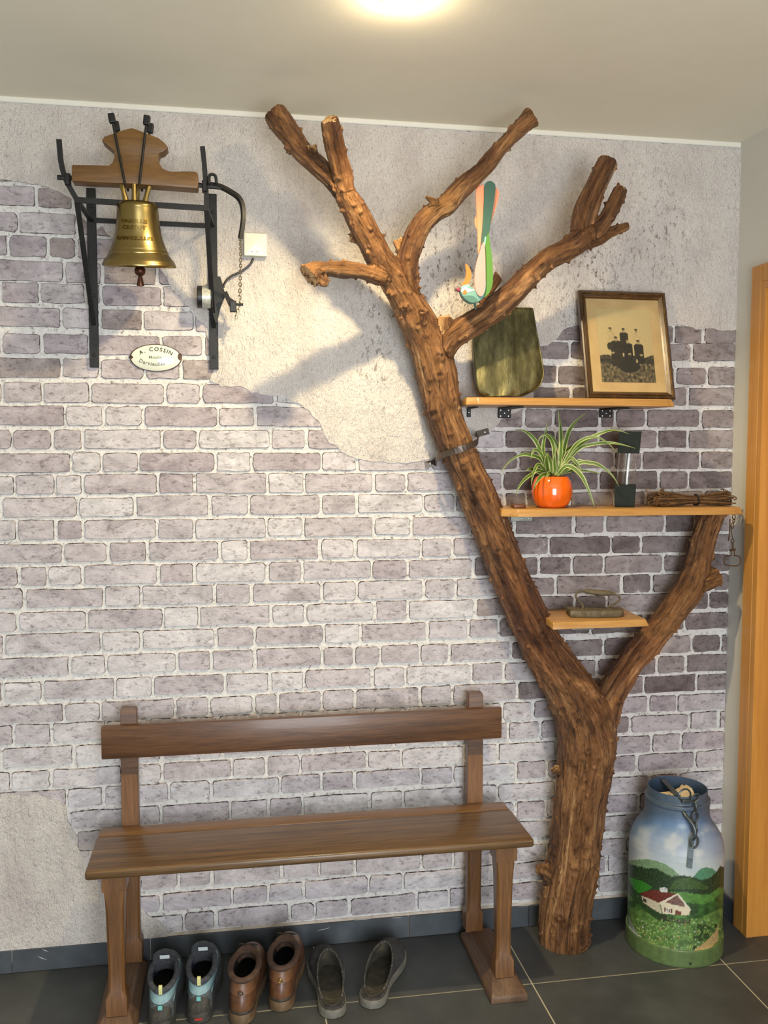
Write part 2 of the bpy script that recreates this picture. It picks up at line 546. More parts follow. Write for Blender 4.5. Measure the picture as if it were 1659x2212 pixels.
poly_low = poly_low + [(poly_low[-1][0], 0.03), (XL, 0.03), (XL, poly_low[0][1])]
def slab(poly, d):                                         # plaster skin with a sloping broken edge
    n = len(poly)
    cx = sum(p[0] for p in poly) / n
    vs = [Vector((x, -d, z)) for x, z in poly] + [Vector((x, 0.002, z)) for x, z in poly]
    fs = [tuple(range(n))] + [(i, (i + 1) % n, (i + 1) % n + n, i + n) for i in range(n)]
    return vs, fs
for poly in (poly_up, poly_low):
    add('plaster', slab(poly, 0.0062), M_PLASTER, wall)

# ---------------------------------------------------------------- bricks: (points on the course's centre line) and (joints), in photo pixels
ROWS = [
 ([(100, 375)], [79]),
 ([(100, 427)], [-60, 79, 160]),
 ([(100, 483)], [-95, 40, 168, 300]),
 ([(100, 535)], [-110, 18, 105, 166, 260]),
 ([(100, 587)], [-50, 139, 221, 340]),
 ([(100, 634)], [-90, 2, 86, 187, 218, 351, 430]),
 ([(100, 687), (1450, 723)], [-60, 134, 218, 308, 420, 1120, 1170, 1265, 1360, 1455, 1518]),
 ([(100, 744), (1450, 761)], [-95, 4, 90, 195, 347, 440, 1150, 1231, 1330, 1420, 1494]),
 ([(100, 795), (1450, 812)], [-60, 133, 216, 313, 391, 470, 1110, 1203, 1290, 1400, 1458, 1527]),
 ([(100, 848), (500, 852), (1450, 857)], [-90, 6, 92, 195, 357, 435, 594, 690, 1105, 1150, 1233, 1330, 1410, 1485]),
 ([(100, 899), (600, 900), (1450, 905)], [-55, 142, 225, 310, 472, 551, 700, 1040, 1131, 1196, 1296, 1328, 1395, 1513, 1572]),
 ([(100, 949), (600, 950), (1450, 949)], [-120, 27, 114, 180, 349, 427, 585, 662, 735, 1090, 1200, 1294, 1345, 1421, 1485]),
 ([(100, 999), (600, 998), (1450, 994)], [-60, 154, 220, 300, 466, 544, 694, 772, 930, 1000, 1120, 1210, 1326, 1386, 1513, 1574]),
 ([(100, 1047), (600, 1043), (960, 1042), (1450, 1037)], [-110, 32, 120, 179, 342, 421, 578, 657, 806, 877, 980, 1086, 1190, 1293, 1421, 1487]),
 ([(100, 1095), (600, 1091), (960, 1089), (1450, 1079)], [-80, 3, 168, 292, 453, 537, 694, 770, 914, 983, 1090, 1136, 1230, 1325, 1394, 1520]),
 ([(100, 1145), (600, 1139), (960, 1137), (1450, 1130)], [-70, 38, 122, 179, 340, 419, 576, 656, 808, 889, 1015, 1110, 1239, 1307, 1436, 1500]),
 ([(100, 1195), (600, 1186), (960, 1184), (1450, 1175)], [-60, 138, 235, 318, 476, 538, 691, 767, 909, 977, 1075, 1186, 1319, 1384, 1510, 1574]),
 ([(100, 1245), (600, 1232), (960, 1227), (1450, 1218)], [-60, 42, 103, 180, 343, 421, 578, 652, 803, 880, 1022, 1100, 1163, 1235, 1303, 1432, 1510]),
 ([(100, 1294), (600, 1277), (960, 1271), (1450, 1260)], [-40, 54, 224, 306, 463, 543, 695, 771, 914, 984, 1085, 1200, 1342, 1408, 1540]),
 ([(100, 1344), (600, 1322), (960, 1316), (1450, 1300)], [-60, 39, 189, 353, 430, 586, 659, 809, 880, 1026, 1100, 1160, 1241, 1310, 1450, 1530]),
 ([(100, 1391), (600, 1369), (960, 1361), (1450, 1345)], [-90, 10, 219, 305, 466, 549, 700, 778, 922, 1012, 1077, 1200, 1276, 1390, 1478]),
 ([(100, 1440), (600, 1422), (960, 1408), (1450, 1394)], [-60, 153, 230, 384, 457, 550, 696, 766, 821, 907, 971, 1104, 1215, 1303, 1410, 1494, 1556]),
 ([(100, 1488), (600, 1474), (960, 1456), (1450, 1434)], [-90, 6, 91, 249, 330, 486, 582, 657, 804, 876, 1018, 1088, 1200, 1289, 1360, 1418, 1481]),
 ([(100, 1539), (600, 1518), (960, 1503), (1450, 1475)], [-60, 139, 218, 378, 453, 548, 601, 695, 766, 908, 977, 1115, 1190, 1300, 1390, 1504]),
 ([(100, 1583), (1450, 1519)], [-50, 32, 113, 230, 320, 470, 560, 650, 805, 880, 1010, 1084, 1150, 1235, 1320, 1400, 1462]),
 ([(100, 1630), (600, 1610), (1120, 1576), (1450, 1560)], [-70, 4, 161, 256, 350, 480, 673, 750, 850, 960, 1098, 1167, 1240, 1361, 1488, 1551]),
 ([(100, 1678), (600, 1660), (960, 1632), (1450, 1601)], [-60, 24, 111, 263, 351, 500, 575, 649, 792, 867, 1003, 1075, 1200, 1300, 1407, 1470]),
 ([(100, 1722), (600, 1702), (960, 1675), (1450, 1641)], [-20, 144, 224, 365, 457, 606, 695, 766, 908, 979, 1114, 1182, 1290, 1375, 1500]),
 ([(100, 1773), (600, 1747), (960, 1722), (1450, 1686)], [150, 347, 497, 581, 654, 798, 871, 1003, 1074, 1200, 1310, 1403, 1465]),
 ([(100, 1820), (1110, 1751), (1450, 1727)], [165, 240, 370, 450, 590, 680, 760, 900, 980, 1112, 1179, 1290, 1379, 1460]),
 ([(1130, 1792), (1450, 1770)], [205, 300, 460, 540, 640, 800, 870, 1000, 1080, 1200, 1300, 1390, 1510]),
 ([(340, 1899), (560, 1887), (910, 1858)], [300, 386, 458, 608, 690, 766, 910, 980, 1100, 1180, 1280, 1350, 1500]),
 ([(400, 1945), (560, 1932), (910, 1900)], [348, 502, 580, 655, 796, 870, 1005, 1075, 1190, 1310, 1380, 1470]),
 ([(550, 1978), (910, 1945)], [398, 466, 626, 680, 754, 900, 968, 1100, 1200, 1290, 1400, 1490]),
]
slopes = []
rows = []
for pts, js in ROWS:
    ws = [W(*p) for p in pts]
    rows.append(ws)
    if len(ws) > 1:
        slopes.append(np.polyfit([p.x for p in ws], [p.z for p in ws], 1)[0])
ms = float(np.mean(slopes))
bricks = []
rng = random.Random(11)
for (pts, js), ws in zip(ROWS, rows):
    if len(ws) >= 2:
        k, c = np.polyfit([p.x for p in ws], [p.z for p in ws], 1)
    else:
        k, c = ms, ws[0].z - ms * ws[0].x
    zc = lambda x: k * x + c
    xs = sorted(W(j, pts[0][1] + (pts[-1][1] - pts[0][1]) * ((j - pts[0][0]) / (pts[-1][0] - pts[0][0]) if len(pts) > 1 else 0)).x for j in js)
    xs = [x for x in xs if x < XR - 0.02]
    x = xs[0]
    while x > -1.35:                                       # carry the course on past the frame
        x -= rng.choice((0.1, 0.12, 0.2, 0.21))
        xs.insert(0, x)
    full = []
    for a, d in zip(xs, xs[1:] + [XR]):
        full.append(a)
        if d - a > 0.275:
            full.append(a + (d - a) * rng.choice((0.36, 0.62)))
    full.append(XR)
    for a, d in zip(full[:-1], full[1:]):
        if d - a < 0.02: continue
        jw = rng.uniform(0.0042, 0.0075)
        a2, d2 = a + jw, (d - rng.uniform(0.0042, 0.0075) if d < XR - 0.001 else d)
        hh = rng.uniform(0.0245, 0.0272)
        zm = zc((a + d) / 2) + rng.uniform(-0.0012, 0.0012)
        if zm - hh < HSK + 0.004:
            if zm < HSK + 0.02: continue
            hh = zm - HSK - 0.004
        probe = [(a2 + 0.01, zm), (d2 - 0.01, zm), ((a2 + d2) / 2, zm), (a2 + .005, zm - hh), (d2 - .005, zm - hh), ((a2 + d2) / 2, zm - hh), ((a2 + d2) / 2, zm + hh)]
        if all(in_poly(x, z, poly_up) or in_poly(x, z, poly_low) for x, z in probe):
            continue
        bricks.append((a2, d2, zm, hh, k))
def brick_geo(a, d, zm, hh, k, seed):
    r = random.Random(seed)
    L = d - a
    ne = 4 if L > 0.12 else 3
    cr = r.uniform(0.003, 0.008)
    pts = []
    j = lambda s: r.uniform(-s, s)
    for i in range(ne + 1):
        t = i / ne
        pts.append((a + cr + (L - 2 * cr) * t, zm - hh + j(0.0018)))
    pts.append((d + j(0.001), zm - hh + cr + j(.002))); pts.append((d + j(0.0025), zm + j(.006))); pts.append((d + j(0.001), zm + hh - cr + j(.002)))
    for i in range(ne + 1):
        t = 1 - i / ne
        pts.append((a + cr + (L - 2 * cr) * t, zm + hh + j(0.0018)))
    pts.append((a + j(0.001), zm + hh - cr + j(.002))); pts.append((a + j(0.0025), zm + j(.006))); pts.append((a + j(0.001), zm - hh + cr + j(.002)))
    xm = (a + d) / 2
    n = len(pts)
    e = 0.0019
    V = []
    for x, z in pts:
        V.append(Vector((x, -0.0042, z + k * (x - xm))))
    for x, z in pts:
        V.append(Vector((min(XR, x + e * (1 if x > xm else -1) * (1 if abs(x - xm) > L / 2 - 0.01 else 0.2)), 0.001, z + k * (x - xm) + e * (1.3 if z > zm else -0.7))))
    F = [tuple(range(n))] + [(i, i + n, (i + 1) % n + n, (i + 1) % n) for i in range(n)]
    return V, F, [0] + [1] * n
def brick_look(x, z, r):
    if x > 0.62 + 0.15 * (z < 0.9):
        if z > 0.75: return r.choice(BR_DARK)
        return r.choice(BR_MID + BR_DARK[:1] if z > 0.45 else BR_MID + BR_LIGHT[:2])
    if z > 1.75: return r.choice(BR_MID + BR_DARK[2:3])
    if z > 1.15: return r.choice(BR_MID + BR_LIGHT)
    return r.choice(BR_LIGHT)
X_LEFT = -0.81
def vis(bk):
    a, d, zm, hh, k = bk
    return max(0.0, d - max(a, X_LEFT)) * hh
order = sorted(range(len(bricks)), key=lambda i: -vis(bricks[i]))
rest = []
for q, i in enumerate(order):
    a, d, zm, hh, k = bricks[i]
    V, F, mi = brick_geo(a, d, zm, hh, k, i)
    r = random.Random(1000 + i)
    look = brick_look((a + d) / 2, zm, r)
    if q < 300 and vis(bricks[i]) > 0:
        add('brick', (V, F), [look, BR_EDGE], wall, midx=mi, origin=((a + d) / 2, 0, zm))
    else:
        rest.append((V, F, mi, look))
mats = []
GV, GF, GM = [], [], []
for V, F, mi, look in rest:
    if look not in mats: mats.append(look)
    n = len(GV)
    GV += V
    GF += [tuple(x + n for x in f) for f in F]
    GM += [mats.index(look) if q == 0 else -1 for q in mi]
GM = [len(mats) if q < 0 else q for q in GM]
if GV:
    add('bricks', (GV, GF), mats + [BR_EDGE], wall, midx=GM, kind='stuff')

# ================================================================== recessed ceiling spot (its own light is part of it)
LAMP = Vector((0.21, -0.735, HC))
lamp = empty('ceiling_spot', LAMP, 'round recessed ceiling spotlight, lit warm, above the tree trunk', 'spotlight')
M_LAMPRIM = flat('lamp_rim_white', (228, 224, 214), 0.4)
m, nt, b = base_mat('lamp_lens', (255, 240, 210), 0.4)
b.inputs['Emission Color'].default_value = (1.0, 0.80, 0.50, 1)
b.inputs['Emission Strength'].default_value = 230.0
M_LENS = m
add('rim', lathe([(0.036, -0.001), (0.036, -0.006), (0.041, -0.008), (0.046, -0.005), (0.047, 0.0)], LAMP, 40), M_LAMPRIM, lamp, smooth=True)
add('lens', lathe([(0.0355, -0.001), (0.033, -0.014), (0.026, -0.024), (0.014, -0.031), (0.001, -0.033)], LAMP, 32), M_LENS, lamp, smooth=True)
sp = light('spot_beam', 'SPOT', (0, 0, -0.037), (0, 0, 0), 75, (1.0, 0.79, 0.45), spot_size=math.radians(148), spot_blend=0.45, shadow_soft_size=0.028)
sp.parent = lamp

# ================================================================== the tree trunk that stands against the wall
# each limb: (photo x, photo y, depth y, width in photo pixels) along its middle
LIMBS = {
 'trunk': [(1219, 2046, -.108, 116), (1219, 1990, -.110, 114), (1228, 1920, -.112, 116), (1240, 1850, -.114, 116), (1250, 1760, -.116, 112), (1261, 1670, -.118, 120), (1268, 1590, -.120, 130), (1240, 1505, -.117, 114), (1172, 1400, -.110, 92), (1126, 1300, -.104, 86), (1083, 1200, -.098, 82), (1044, 1100, -.092, 78), (1000, 1000, -.088, 75), (962, 905, -.090, 76), (945, 820, -.098, 82), (928, 750, -.110, 82), (900, 690, -.125, 74), (868, 630, -.150, 62), (832, 575, -.180, 58), (797, 515, -.215, 54), (766, 455, -.250, 50), (745, 418, -.275, 46)],
 'branch_far_left': [(745, 418, -.275, 44), (713, 384, -.270, 38), (683, 357, -.262, 37), (653, 328, -.255, 40), (622, 287, -.248, 46), (592, 242, -.240, 46)],
 'branch_left': [(745, 418, -.275, 44), (737, 370, -.300, 41), (724, 318, -.335, 40), (714, 272, -.362, 40), (710, 258, -.370, 34)],
 'branch_stub': [(825, 600, -.190, 40), (778, 586, -.235, 34), (737, 583, -.262, 32), (704, 582, -.285, 31), (680, 586, -.298, 38), (665, 597, -.305, 52)],
 'stub_lump': [(690, 600, -.300, 28), (710, 612, -.305, 20)],
 'branch_middle': [(890, 665, -.135, 50), (880, 610, -.160, 46), (880, 562, -.178, 44), (891, 525, -.190, 46), (912, 486, -.200, 46), (942, 456, -.212, 44), (968, 440, -.222, 44), (997, 405, -.232, 40), (1036, 372, -.240, 34), (1068, 337, -.246, 32), (1107, 292, -.252, 32), (1135, 266, -.256, 36), (1150, 253, -.258, 46)],
 'spike': [(950, 448, -.222, 22), (936, 436, -.235, 15), (918, 425, -.245, 8)],
 'low_stub': [(880, 555, -.180, 26), (866, 535, -.175, 24), (858, 518, -.172, 22)],
 'branch_right': [(940, 775, -.108, 64), (966, 738, -.125, 58), (1000, 712, -.145, 55), (1039, 688, -.160, 54), (1079, 658, -.172, 54), (1118, 622, -.182, 50), (1150, 590, -.190, 48), (1185, 560, -.198, 48), (1234, 533, -.206, 50), (1264, 508, -.212, 54)],
 'fork_one': [(1255, 515, -.210, 46), (1262, 470, -.214, 50), (1276, 430, -.216, 48), (1294, 388, -.218, 46), (1313, 347, -.220, 46)],
 'fork_two': [(1275, 508, -.212, 42), (1300, 486, -.222, 36), (1322, 452, -.228, 32), (1338, 418, -.232, 31), (1343, 405, -.233, 27)],
 'fork_three': [(1270, 520, -.212, 38), (1297, 513, -.205, 32), (1322, 500, -.200, 25), (1356, 486, -.195, 18)],
 'back_stub': [(1040, 650, -.150, 26), (1062, 618, -.120, 24), (1076, 600, -.105, 22)],
 'twig_stub_a': [(905, 720, -.140, 18), (915, 690, -.170, 14), (913, 674, -.180, 9)],
 'twig_stub_b': [(960, 735, -.130, 34), (960, 700, -.140, 34), (961, 684, -.142, 30)],
 'stem_right': [(1268, 1640, -.118, 96), (1284, 1585, -.117, 90), (1305, 1530, -.112, 74), (1326, 1490, -.108, 64), (1350, 1452, -.104, 60), (1384, 1405, -.102, 60), (1428, 1354, -.100, 62), (1466, 1303, -.098, 64), (1494, 1262, -.096, 64), (1509, 1210, -.094, 57), (1524, 1152, -.092, 53), (1541, 1106, -.090, 52)],
 'right_knob': [(1500, 1265, -.100, 50), (1535, 1250, -.108, 46), (1552, 1241, -.112, 40)],
 'small_stub': [(780, 515, -.210, 22), (758, 511, -.215, 18)],
 'side_knot': [(1200, 1665, -.120, 24), (1198, 1657, -.122, 15)],
 'base_knot': [(1190, 1890, -.110, 46), (1172, 1880, -.110, 34), (1158, 1884, -.112, 12)],
 'tip_knob': [(716, 285, -.360, 22), (736, 274, -.352, 20)],
 'grip_knob': [(668, 342, -.262, 24), (676, 318, -.275, 20)],
}
segA, segB, segRA, segRB, segS, segT = [], [], [], [], [], []
parts = []
TIPS = []
for nm, L in LIMBS.items():
    pts4 = []
    for px, py, y, wd in L:
        p = W(px, py, y)
        pts4.append((p.x, p.y, p.z, wd / 2 * PX(y) * 1.04))
    sm = [np.array(tuple(q)) for q in smooth_path([Vector(q) for q in pts4], 5)] if len(pts4) > 1 else pts4
    if nm == 'trunk':
        sm[0][2] = 0.0
    path = [Vector(q[:3]) for q in sm]
    rad = [max(0.003, float(q[3])) for q in sm]
    parts.append(tube(path, rad, 14))
    s = 0.0
    for i in range(len(path) - 1):
        segA.append(path[i]); segB.append(path[i + 1]); segRA.append(rad[i]); segRB.append(rad[i + 1]); segS.append(s + 3.1 * len(TIPS))
        s += (path[i + 1] - path[i]).length
    TIPS.append((nm, path[-1], (path[-1] - path[-2]).normalized(), rad[-1]))
tV, tF = merge(*parts)
tmp = bpy.data.meshes.new('tmp')
tmp.from_pydata([tuple(v) for v in tV], [], tF)
tob = bpy.data.objects.new('tmp', tmp)
COL.objects.link(tob)
md = tob.modifiers.new('r', 'REMESH'); md.mode = 'VOXEL'; md.voxel_size = 0.0040
ms_ = tob.modifiers.new('s', 'SMOOTH'); ms_.factor = 0.5; ms_.iterations = 5
dg = bpy.context.evaluated_depsgraph_get()
rm = bpy.data.meshes.new_from_object(tob.evaluated_get(dg))
bpy.data.objects.remove(tob, do_unlink=True)
nv = len(rm.vertices)
P = np.empty(nv * 3); rm.vertices.foreach_get('co', P); P = P.reshape(-1, 3)
N = np.empty(nv * 3); rm.vertices.foreach_get('normal', N); N = N.reshape(-1, 3)
A = np.array([tuple(v) for v in segA]); B = np.array([tuple(v) for v in segB])
RA = np.array(segRA); RB = np.array(segRB); SS = np.array(segS)
best = np.full(nv, 1e9); bi = np.zeros(nv, int); bt = np.zeros(nv)
for k in range(len(A)):
    d = B[k] - A[k]
    t = np.clip(((P - A[k]) @ d) / (d @ d), 0, 1)
    q = A[k] + t[:, None] * d
    dist = np.linalg.norm(P - q, axis=1) - (RA[k] + (RB[k] - RA[k]) * t) * 0.92
    mk = dist < best
    best[mk] = dist[mk]; bi[mk] = k; bt[mk] = t[mk]
D = B[bi] - A[bi]
LEN = np.linalg.norm(D, axis=1)
D = D / LEN[:, None]
ax = A[bi] + bt[:, None] * (B[bi] - A[bi])
rel = P - ax
e1 = np.cross(np.array([0, 1.0, 0]), D); e1 /= np.linalg.norm(e1, axis=1)[:, None]
e2 = np.cross(D, e1)
gr = np.stack([(rel * e1).sum(1), (rel * e2).sum(1), SS[bi] + bt * LEN], 1)
crT = crop(1100, 1450, 2.903)
KNOTS = [(1318, 1552, .030, .012), (1310, 1570, .018, -.010), (1072, 1193, .014, .008), (1392, 1418, .012, .006), (935, 893, .020, .010), (1206, 1983, .014, .012),
         (950, 770, .012, .008), (955, 812, .016, .010), (838, 637, .009, .008), (868, 668, .009, .008), (906, 706, .014, .010), (1240, 1885, .02, .008),
         (985, 862, .016, .008), (1270, 1625, .01, .008), (1500, 1262, .03, .006), (1175, 1370, .015, .007), (1005, 1010, .012, .008), (1020, 1092, .014, -.004)]
rk = random.Random(5)
KN = []
disp = np.zeros(nv)
for i in range(nv):
    x, y, z = gr[i]
    disp[i] = (0.0042 * noise.noise(Vector((x * 70, y * 70, z * 6))) + 0.0022 * noise.noise(Vector((x * 190, y * 190, z * 16)))
               + 0.0042 * noise.noise(Vector(P[i] * 17)) + 0.0012 * noise.noise(Vector(P[i] * 150)))
def gauss(c, r, a):
    d2 = ((P - np.array(tuple(c))) ** 2).sum(1)
    return a * np.exp(-d2 / (r * r))
for px, py, r, a in KNOTS:
    d = ray(px, py)
    c0 = np.array(tuple(CAM)); dd = np.array(tuple(d)); dd /= np.linalg.norm(dd)
    v = P - c0
    tt = v @ dd
    off = np.linalg.norm(v - tt[:, None] * dd, axis=1)
    cand = np.where(off < 0.008)[0]
    if len(cand):
        j = cand[np.argmin(tt[cand])]
        disp += gauss(P[j], r * 1.15, a * 1.35)
        if a > 0: disp += gauss(P[j], r * 0.42, -a * 1.25)
        KN.append((P[j].copy(), r))
fr = np.where(N[:, 1] < 0.4)[0]
for q in range(560):                                       # small broken-off twigs all over
    j = fr[rk.randrange(len(fr))]
    disp += gauss(P[j], rk.uniform(.0032, .0058), rk.uniform(.003, .0100))
amp = np.clip((P[:, 2]) / 0.02, 0, 1)
P2 = P + N * (disp * amp)[:, None]
P2[:, 2] = np.maximum(P2[:, 2], 0.0)
P2[:, 1] = np.minimum(P2[:, 1], -0.010)
P2[:, 2] = np.minimum(P2[:, 2], HC - 0.012)
# bark: colour follows the grain; pale sawn ends, dark weathered limbs
def tree_mat(name):
    m, nt, b = base_mat(name, (120, 80, 45), 0.45, 0, 0.4, 0.0)
    v = coords(nt, attr='grain', scale=(1, 1, 0.10))
    n1 = noise_tex(nt, v, 30, 8, 0.74, 0.9)
    c1 = ramp(nt, n1, [(0.28, (46, 29, 17)), (0.39, (94, 62, 36)), (0.49, (138, 96, 57)), (0.59, (166, 122, 77)), (0.71, (214, 180, 130))])
    # patches of remaining dark bark
    n2 = noise_tex(nt, coords(nt, attr='grain', scale=(1, 1, 0.35)), 13, 6, 0.7, 0.5)
    msk = ramp(nt, n2, [(0.47, (0, 0, 0)), (0.58, (255, 255, 255))])
    mx = node(nt, 'ShaderNodeMix', _data_type='RGBA', _blend_type='MULTIPLY')
    nt.links.new(msk, mx.inputs[0])
    nt.links.new(c1, mx.inputs[6])
    mx.inputs[7].default_value = (0.50, 0.44, 0.40, 1)
    # fine fibres and worm pits
    n4 = noise_tex(nt, coords(nt, attr='grain', scale=(1, 1, 0.16)), 150, 5, 0.75, 0.4)
    c4 = ramp(nt, n4, [(0.34, (84, 74, 66)), (0.47, (236, 230, 224)), (0.62, (255, 255, 255))])
    mx4 = node(nt, 'ShaderNodeMix', _data_type='RGBA', _blend_type='MULTIPLY')
    mx4.inputs[0].default_value = 0.9
    nt.links.new(mx.outputs[2], mx4.inputs[6]); nt.links.new(c4, mx4.inputs[7])
    tn = node(nt, 'ShaderNodeAttribute', _attribute_name='tone')
    mx2 = node(nt, 'ShaderNodeMix', _data_type='RGBA', _blend_type='MULTIPLY')
    mx2.inputs[0].default_value = 1.0
    nt.links.new(mx4.outputs[2], mx2.inputs[6])
    nt.links.new(tn.outputs['Color'], mx2.inputs[7])
    nt.links.new(mx2.outputs[2], b.inputs['Base Color'])
    n3 = noise_tex(nt, coords(nt, attr='grain', scale=(1, 1, 0.14)), 80, 7, 0.75, 0.5)
    bump(nt, b, n3, 1.0, 0.009)
    return m
M_BARK = tree_mat('stripped_bark')
M_CUT = noisy('sawn_wood', [(0.3, (150, 112, 70)), (0.6, (196, 158, 108))], 40, 5, rough=0.7, bs=0.3, bscale=90)
root = empty('tree_trunk', (0.84, -0.11, 0), 'bare brown tree trunk with forked branches, strapped upright to the brick wall', 'tree')
faces = [tuple(p.vertices) for p in rm.polygons]
mid = []
P2v = [Vector(p) for p in P2]
for f in faces:
    c = sum((P2v[i] for i in f), Vector()) / len(f)
    nn = (P2v[f[1]] - P2v[f[0]]).cross(P2v[f[2]] - P2v[f[0]]).normalized()
    k = 0
    for nm, tp, td, tr in TIPS:
        if nm in ('trunk', 'spike', 'branch_right'): continue
        if (c - tp).length < tr * 1.2 and nn.dot(td) > 0.72 and (c - tp).dot(td) > -0.012:
            k = 1
    mid.append(k)
wood_o = add('wood', (P2v, faces), [M_BARK, M_CUT], root, smooth='all', midx=mid)
at = wood_o.data.attributes.new('grain', 'FLOAT_VECTOR', 'POINT')
at.data.foreach_set('vector', gr.astype(np.float32).ravel())
tone = np.ones((nv, 3))
def near(px, py, y, r):
    c = np.array(tuple(W(px, py, y)))
    return np.exp(-((P - c) ** 2).sum(1) / (r * r))[:, None]
def tint(px, py, y, r, c):
    global tone
    k = near(px, py, y, r)
    tone = tone * (1 - k) + np.array(c) * k
for px, py, y, r, c in [(1100, 1300, -.10, .15, (.70, .58, .56)), (1160, 1400, -.1, .12, (.80, .66, .62)), (720, 583, -.275, .08, (.66, .68, .66)), (950, 450, -.21, .07, (.84, .90, .84)),
                        (1450, 1330, -.1, .10, (.88, .88, .78)), (1510, 1250, -.1, .06, (.78, .80, .64)), (1380, 1410, -.1, .07, (.98, .78, .70)), (1350, 1455, -.104, .06, (.98, .78, .70))]:
    tint(px, py, y, r, c)
for c_, r_ in KN:                                          # dark bark in the knots
    d2 = ((P - c_) ** 2).sum(1)
    kk = np.exp(-d2 / (r_ * .8) ** 2)[:, None] * .75
    tone = tone * (1 - kk) + np.array([.55, .52, .48]) * kk
color_attr(wood_o, tone, 'tone')

# ================================================================== bench
M_SEAT = wood('bench_seat_oak', (46, 32, 18), (90, 66, 38), (120, 91, 56), 'x', 30, 0.04, 0.38, 0.2, 0.35, 2.0)
M_SEATB = wood('bench_seat_oak_strip', (74, 50, 26), (110, 78, 44), (128, 94, 56), 'x', 22, 0.05, 0.36, 0.25, 0.2)
M_BACK = wood('bench_back_oak', (50, 32, 19), (84, 55, 33), (110, 76, 47), 'x', 20, 0.07, 0.42, 0.2, 0.25, 2.2)
M_LEG = wood('bench_leg_red_brown', (70, 44, 22), (104, 69, 35), (128, 88, 48), 'z', 16, 0.08, 0.45, 0.2, 0.25)
M_FOOT = wood('bench_foot_worn', (64, 46, 34), (92, 68, 50), (116, 90, 66), 'y', 16, 0.08, 0.6, 0.05, 0.3)
bench = empty('bench', (0.06, -0.22, 0), 'long dark oak bench with a single-rail backrest against the brick wall', 'bench')
add('seat_board', bevel_geo(box(-0.535, 0.661, -0.364, -0.150, 0.427, 0.451), 0.007, 3), M_SEAT, bench, smooth=True)
add('seat_board', bevel_geo(box(-0.531, 0.657, -0.149, -0.088, 0.429, 0.4505), 0.003, 2), M_SEATB, bench, smooth=True)
add('backrest', box(-0.524, 0.645, -0.104, -0.0835, 0.653, 0.747, 0.0035), M_BACK, bench, smooth=True)
def sq_leg(cx, cy, prof):                                  # chamfered square leg: (half width x, half width y, z, chamfer)
    V, F = [], []
    for hx, hy, z, c in prof:
        for sx, sy, a in ((1, -1, 0), (1, 1, 1), (-1, 1, 0), (-1, -1, 1)):
            if a == 0:
                q = [(sx * (hx - c), sy * hy), (sx * hx, sy * (hy - c))] if sx * sy < 0 else [(sx * hx, sy * (hy - c)), (sx * (hx - c), sy * hy)]
            else:
                q = [(sx * hx, sy * (hy - c)), (sx * (hx - c), sy * hy)]
            if (sx, sy) == (1, -1): q = [(hx - c, -hy), (hx, -hy + c)]
            if (sx, sy) == (1, 1): q = [(hx, hy - c), (hx - c, hy)]
            if (sx, sy) == (-1, 1): q = [(-hx + c, hy), (-hx, hy - c)]
            if (sx, sy) == (-1, -1): q = [(-hx, -hy + c), (-hx + c, -hy)]
            for x, y in q:
                V.append(Vector((cx + x, cy + y, z)))
    for i in range(len(prof) - 1):
        for k in range(8):
            F.append((i * 8 + k, i * 8 + (k + 1) % 8, i * 8 + 8 + (k + 1) % 8, i * 8 + 8 + k))
    F += [tuple(range(7, -1, -1)), tuple((len(prof) - 1) * 8 + k for k in range(8))]
    return V, F
for cx, px in ((-0.466, -0.4505), (0.588, 0.5695)):
    # sled foot with sloping top at both ends
    hw = 0.053
    y0, y1 = -0.386, -0.045
    lo = [(cx - hw, y0, 0.0), (cx + hw, y0, 0.0), (cx + hw, y1, 0.0), (cx - hw, y1, 0.0)]
    mi = [(cx - hw, y0, 0.020), (cx + hw, y0, 0.020), (cx + hw, y1, 0.020), (cx - hw, y1, 0.020)]
    hi = [(cx - hw * .62, y0 + .058, 0.047), (cx + hw * .62, y0 + .058, 0.047), (cx + hw * .62, y1 - .03, 0.047), (cx - hw * .62, y1 - .03, 0.047)]
    V = [Vector(p) for p in lo + mi + hi]
    F = [(3, 2, 1, 0), (8, 9, 10, 11)]
    for b0 in (0, 4):
        F += [(b0 + k, b0 + (k + 1) % 4, b0 + 4 + (k + 1) % 4, b0 + 4 + k) for k in range(4)]
    add('foot', bevel_geo((V, F), 0.003, 2, 12), M_FOOT, bench, smooth=True)
    add('leg', sq_leg(cx, -0.312, [(.027, .027, .045, .001), (.027, .027, .092, .001), (.021, .021, .108, .006), (.0205, .0205, .16, .007), (.0235, .0235, .33, .006),
                                   (.0255, .0255, .372, .002), (.0255, .0255, .381, .002), (.031, .031, .383, .001), (.031, .031, .4275, .001)]), M_LEG, bench, smooth=True)
    add('leg', sq_leg(px, -0.066, [(.027, .024, .045, .001), (.027, .024, .100, .001), (.0215, .02, .116, .006), (.0215, .02, .17, .006), (.023, .020, .42, .004), (.0235, .017, .44, .001), (.0235, .017, .60, .001)]), M_LEG, bench, smooth=True)
    add('post', sq_leg(px, -0.066, [(.0235, .017, .60, .001), (.0235, .017, .64, .001), (.0225, .017, .66, .001), (.0225, .017, .784, .001), (.020, .015, .789, .001)]), M_BACK, bench, smooth=True)
    add('bracing', box(cx - .018, cx + .018, -0.285, -0.088, 0.385, 0.4265, 0.003), M_LEG, bench, smooth=True)

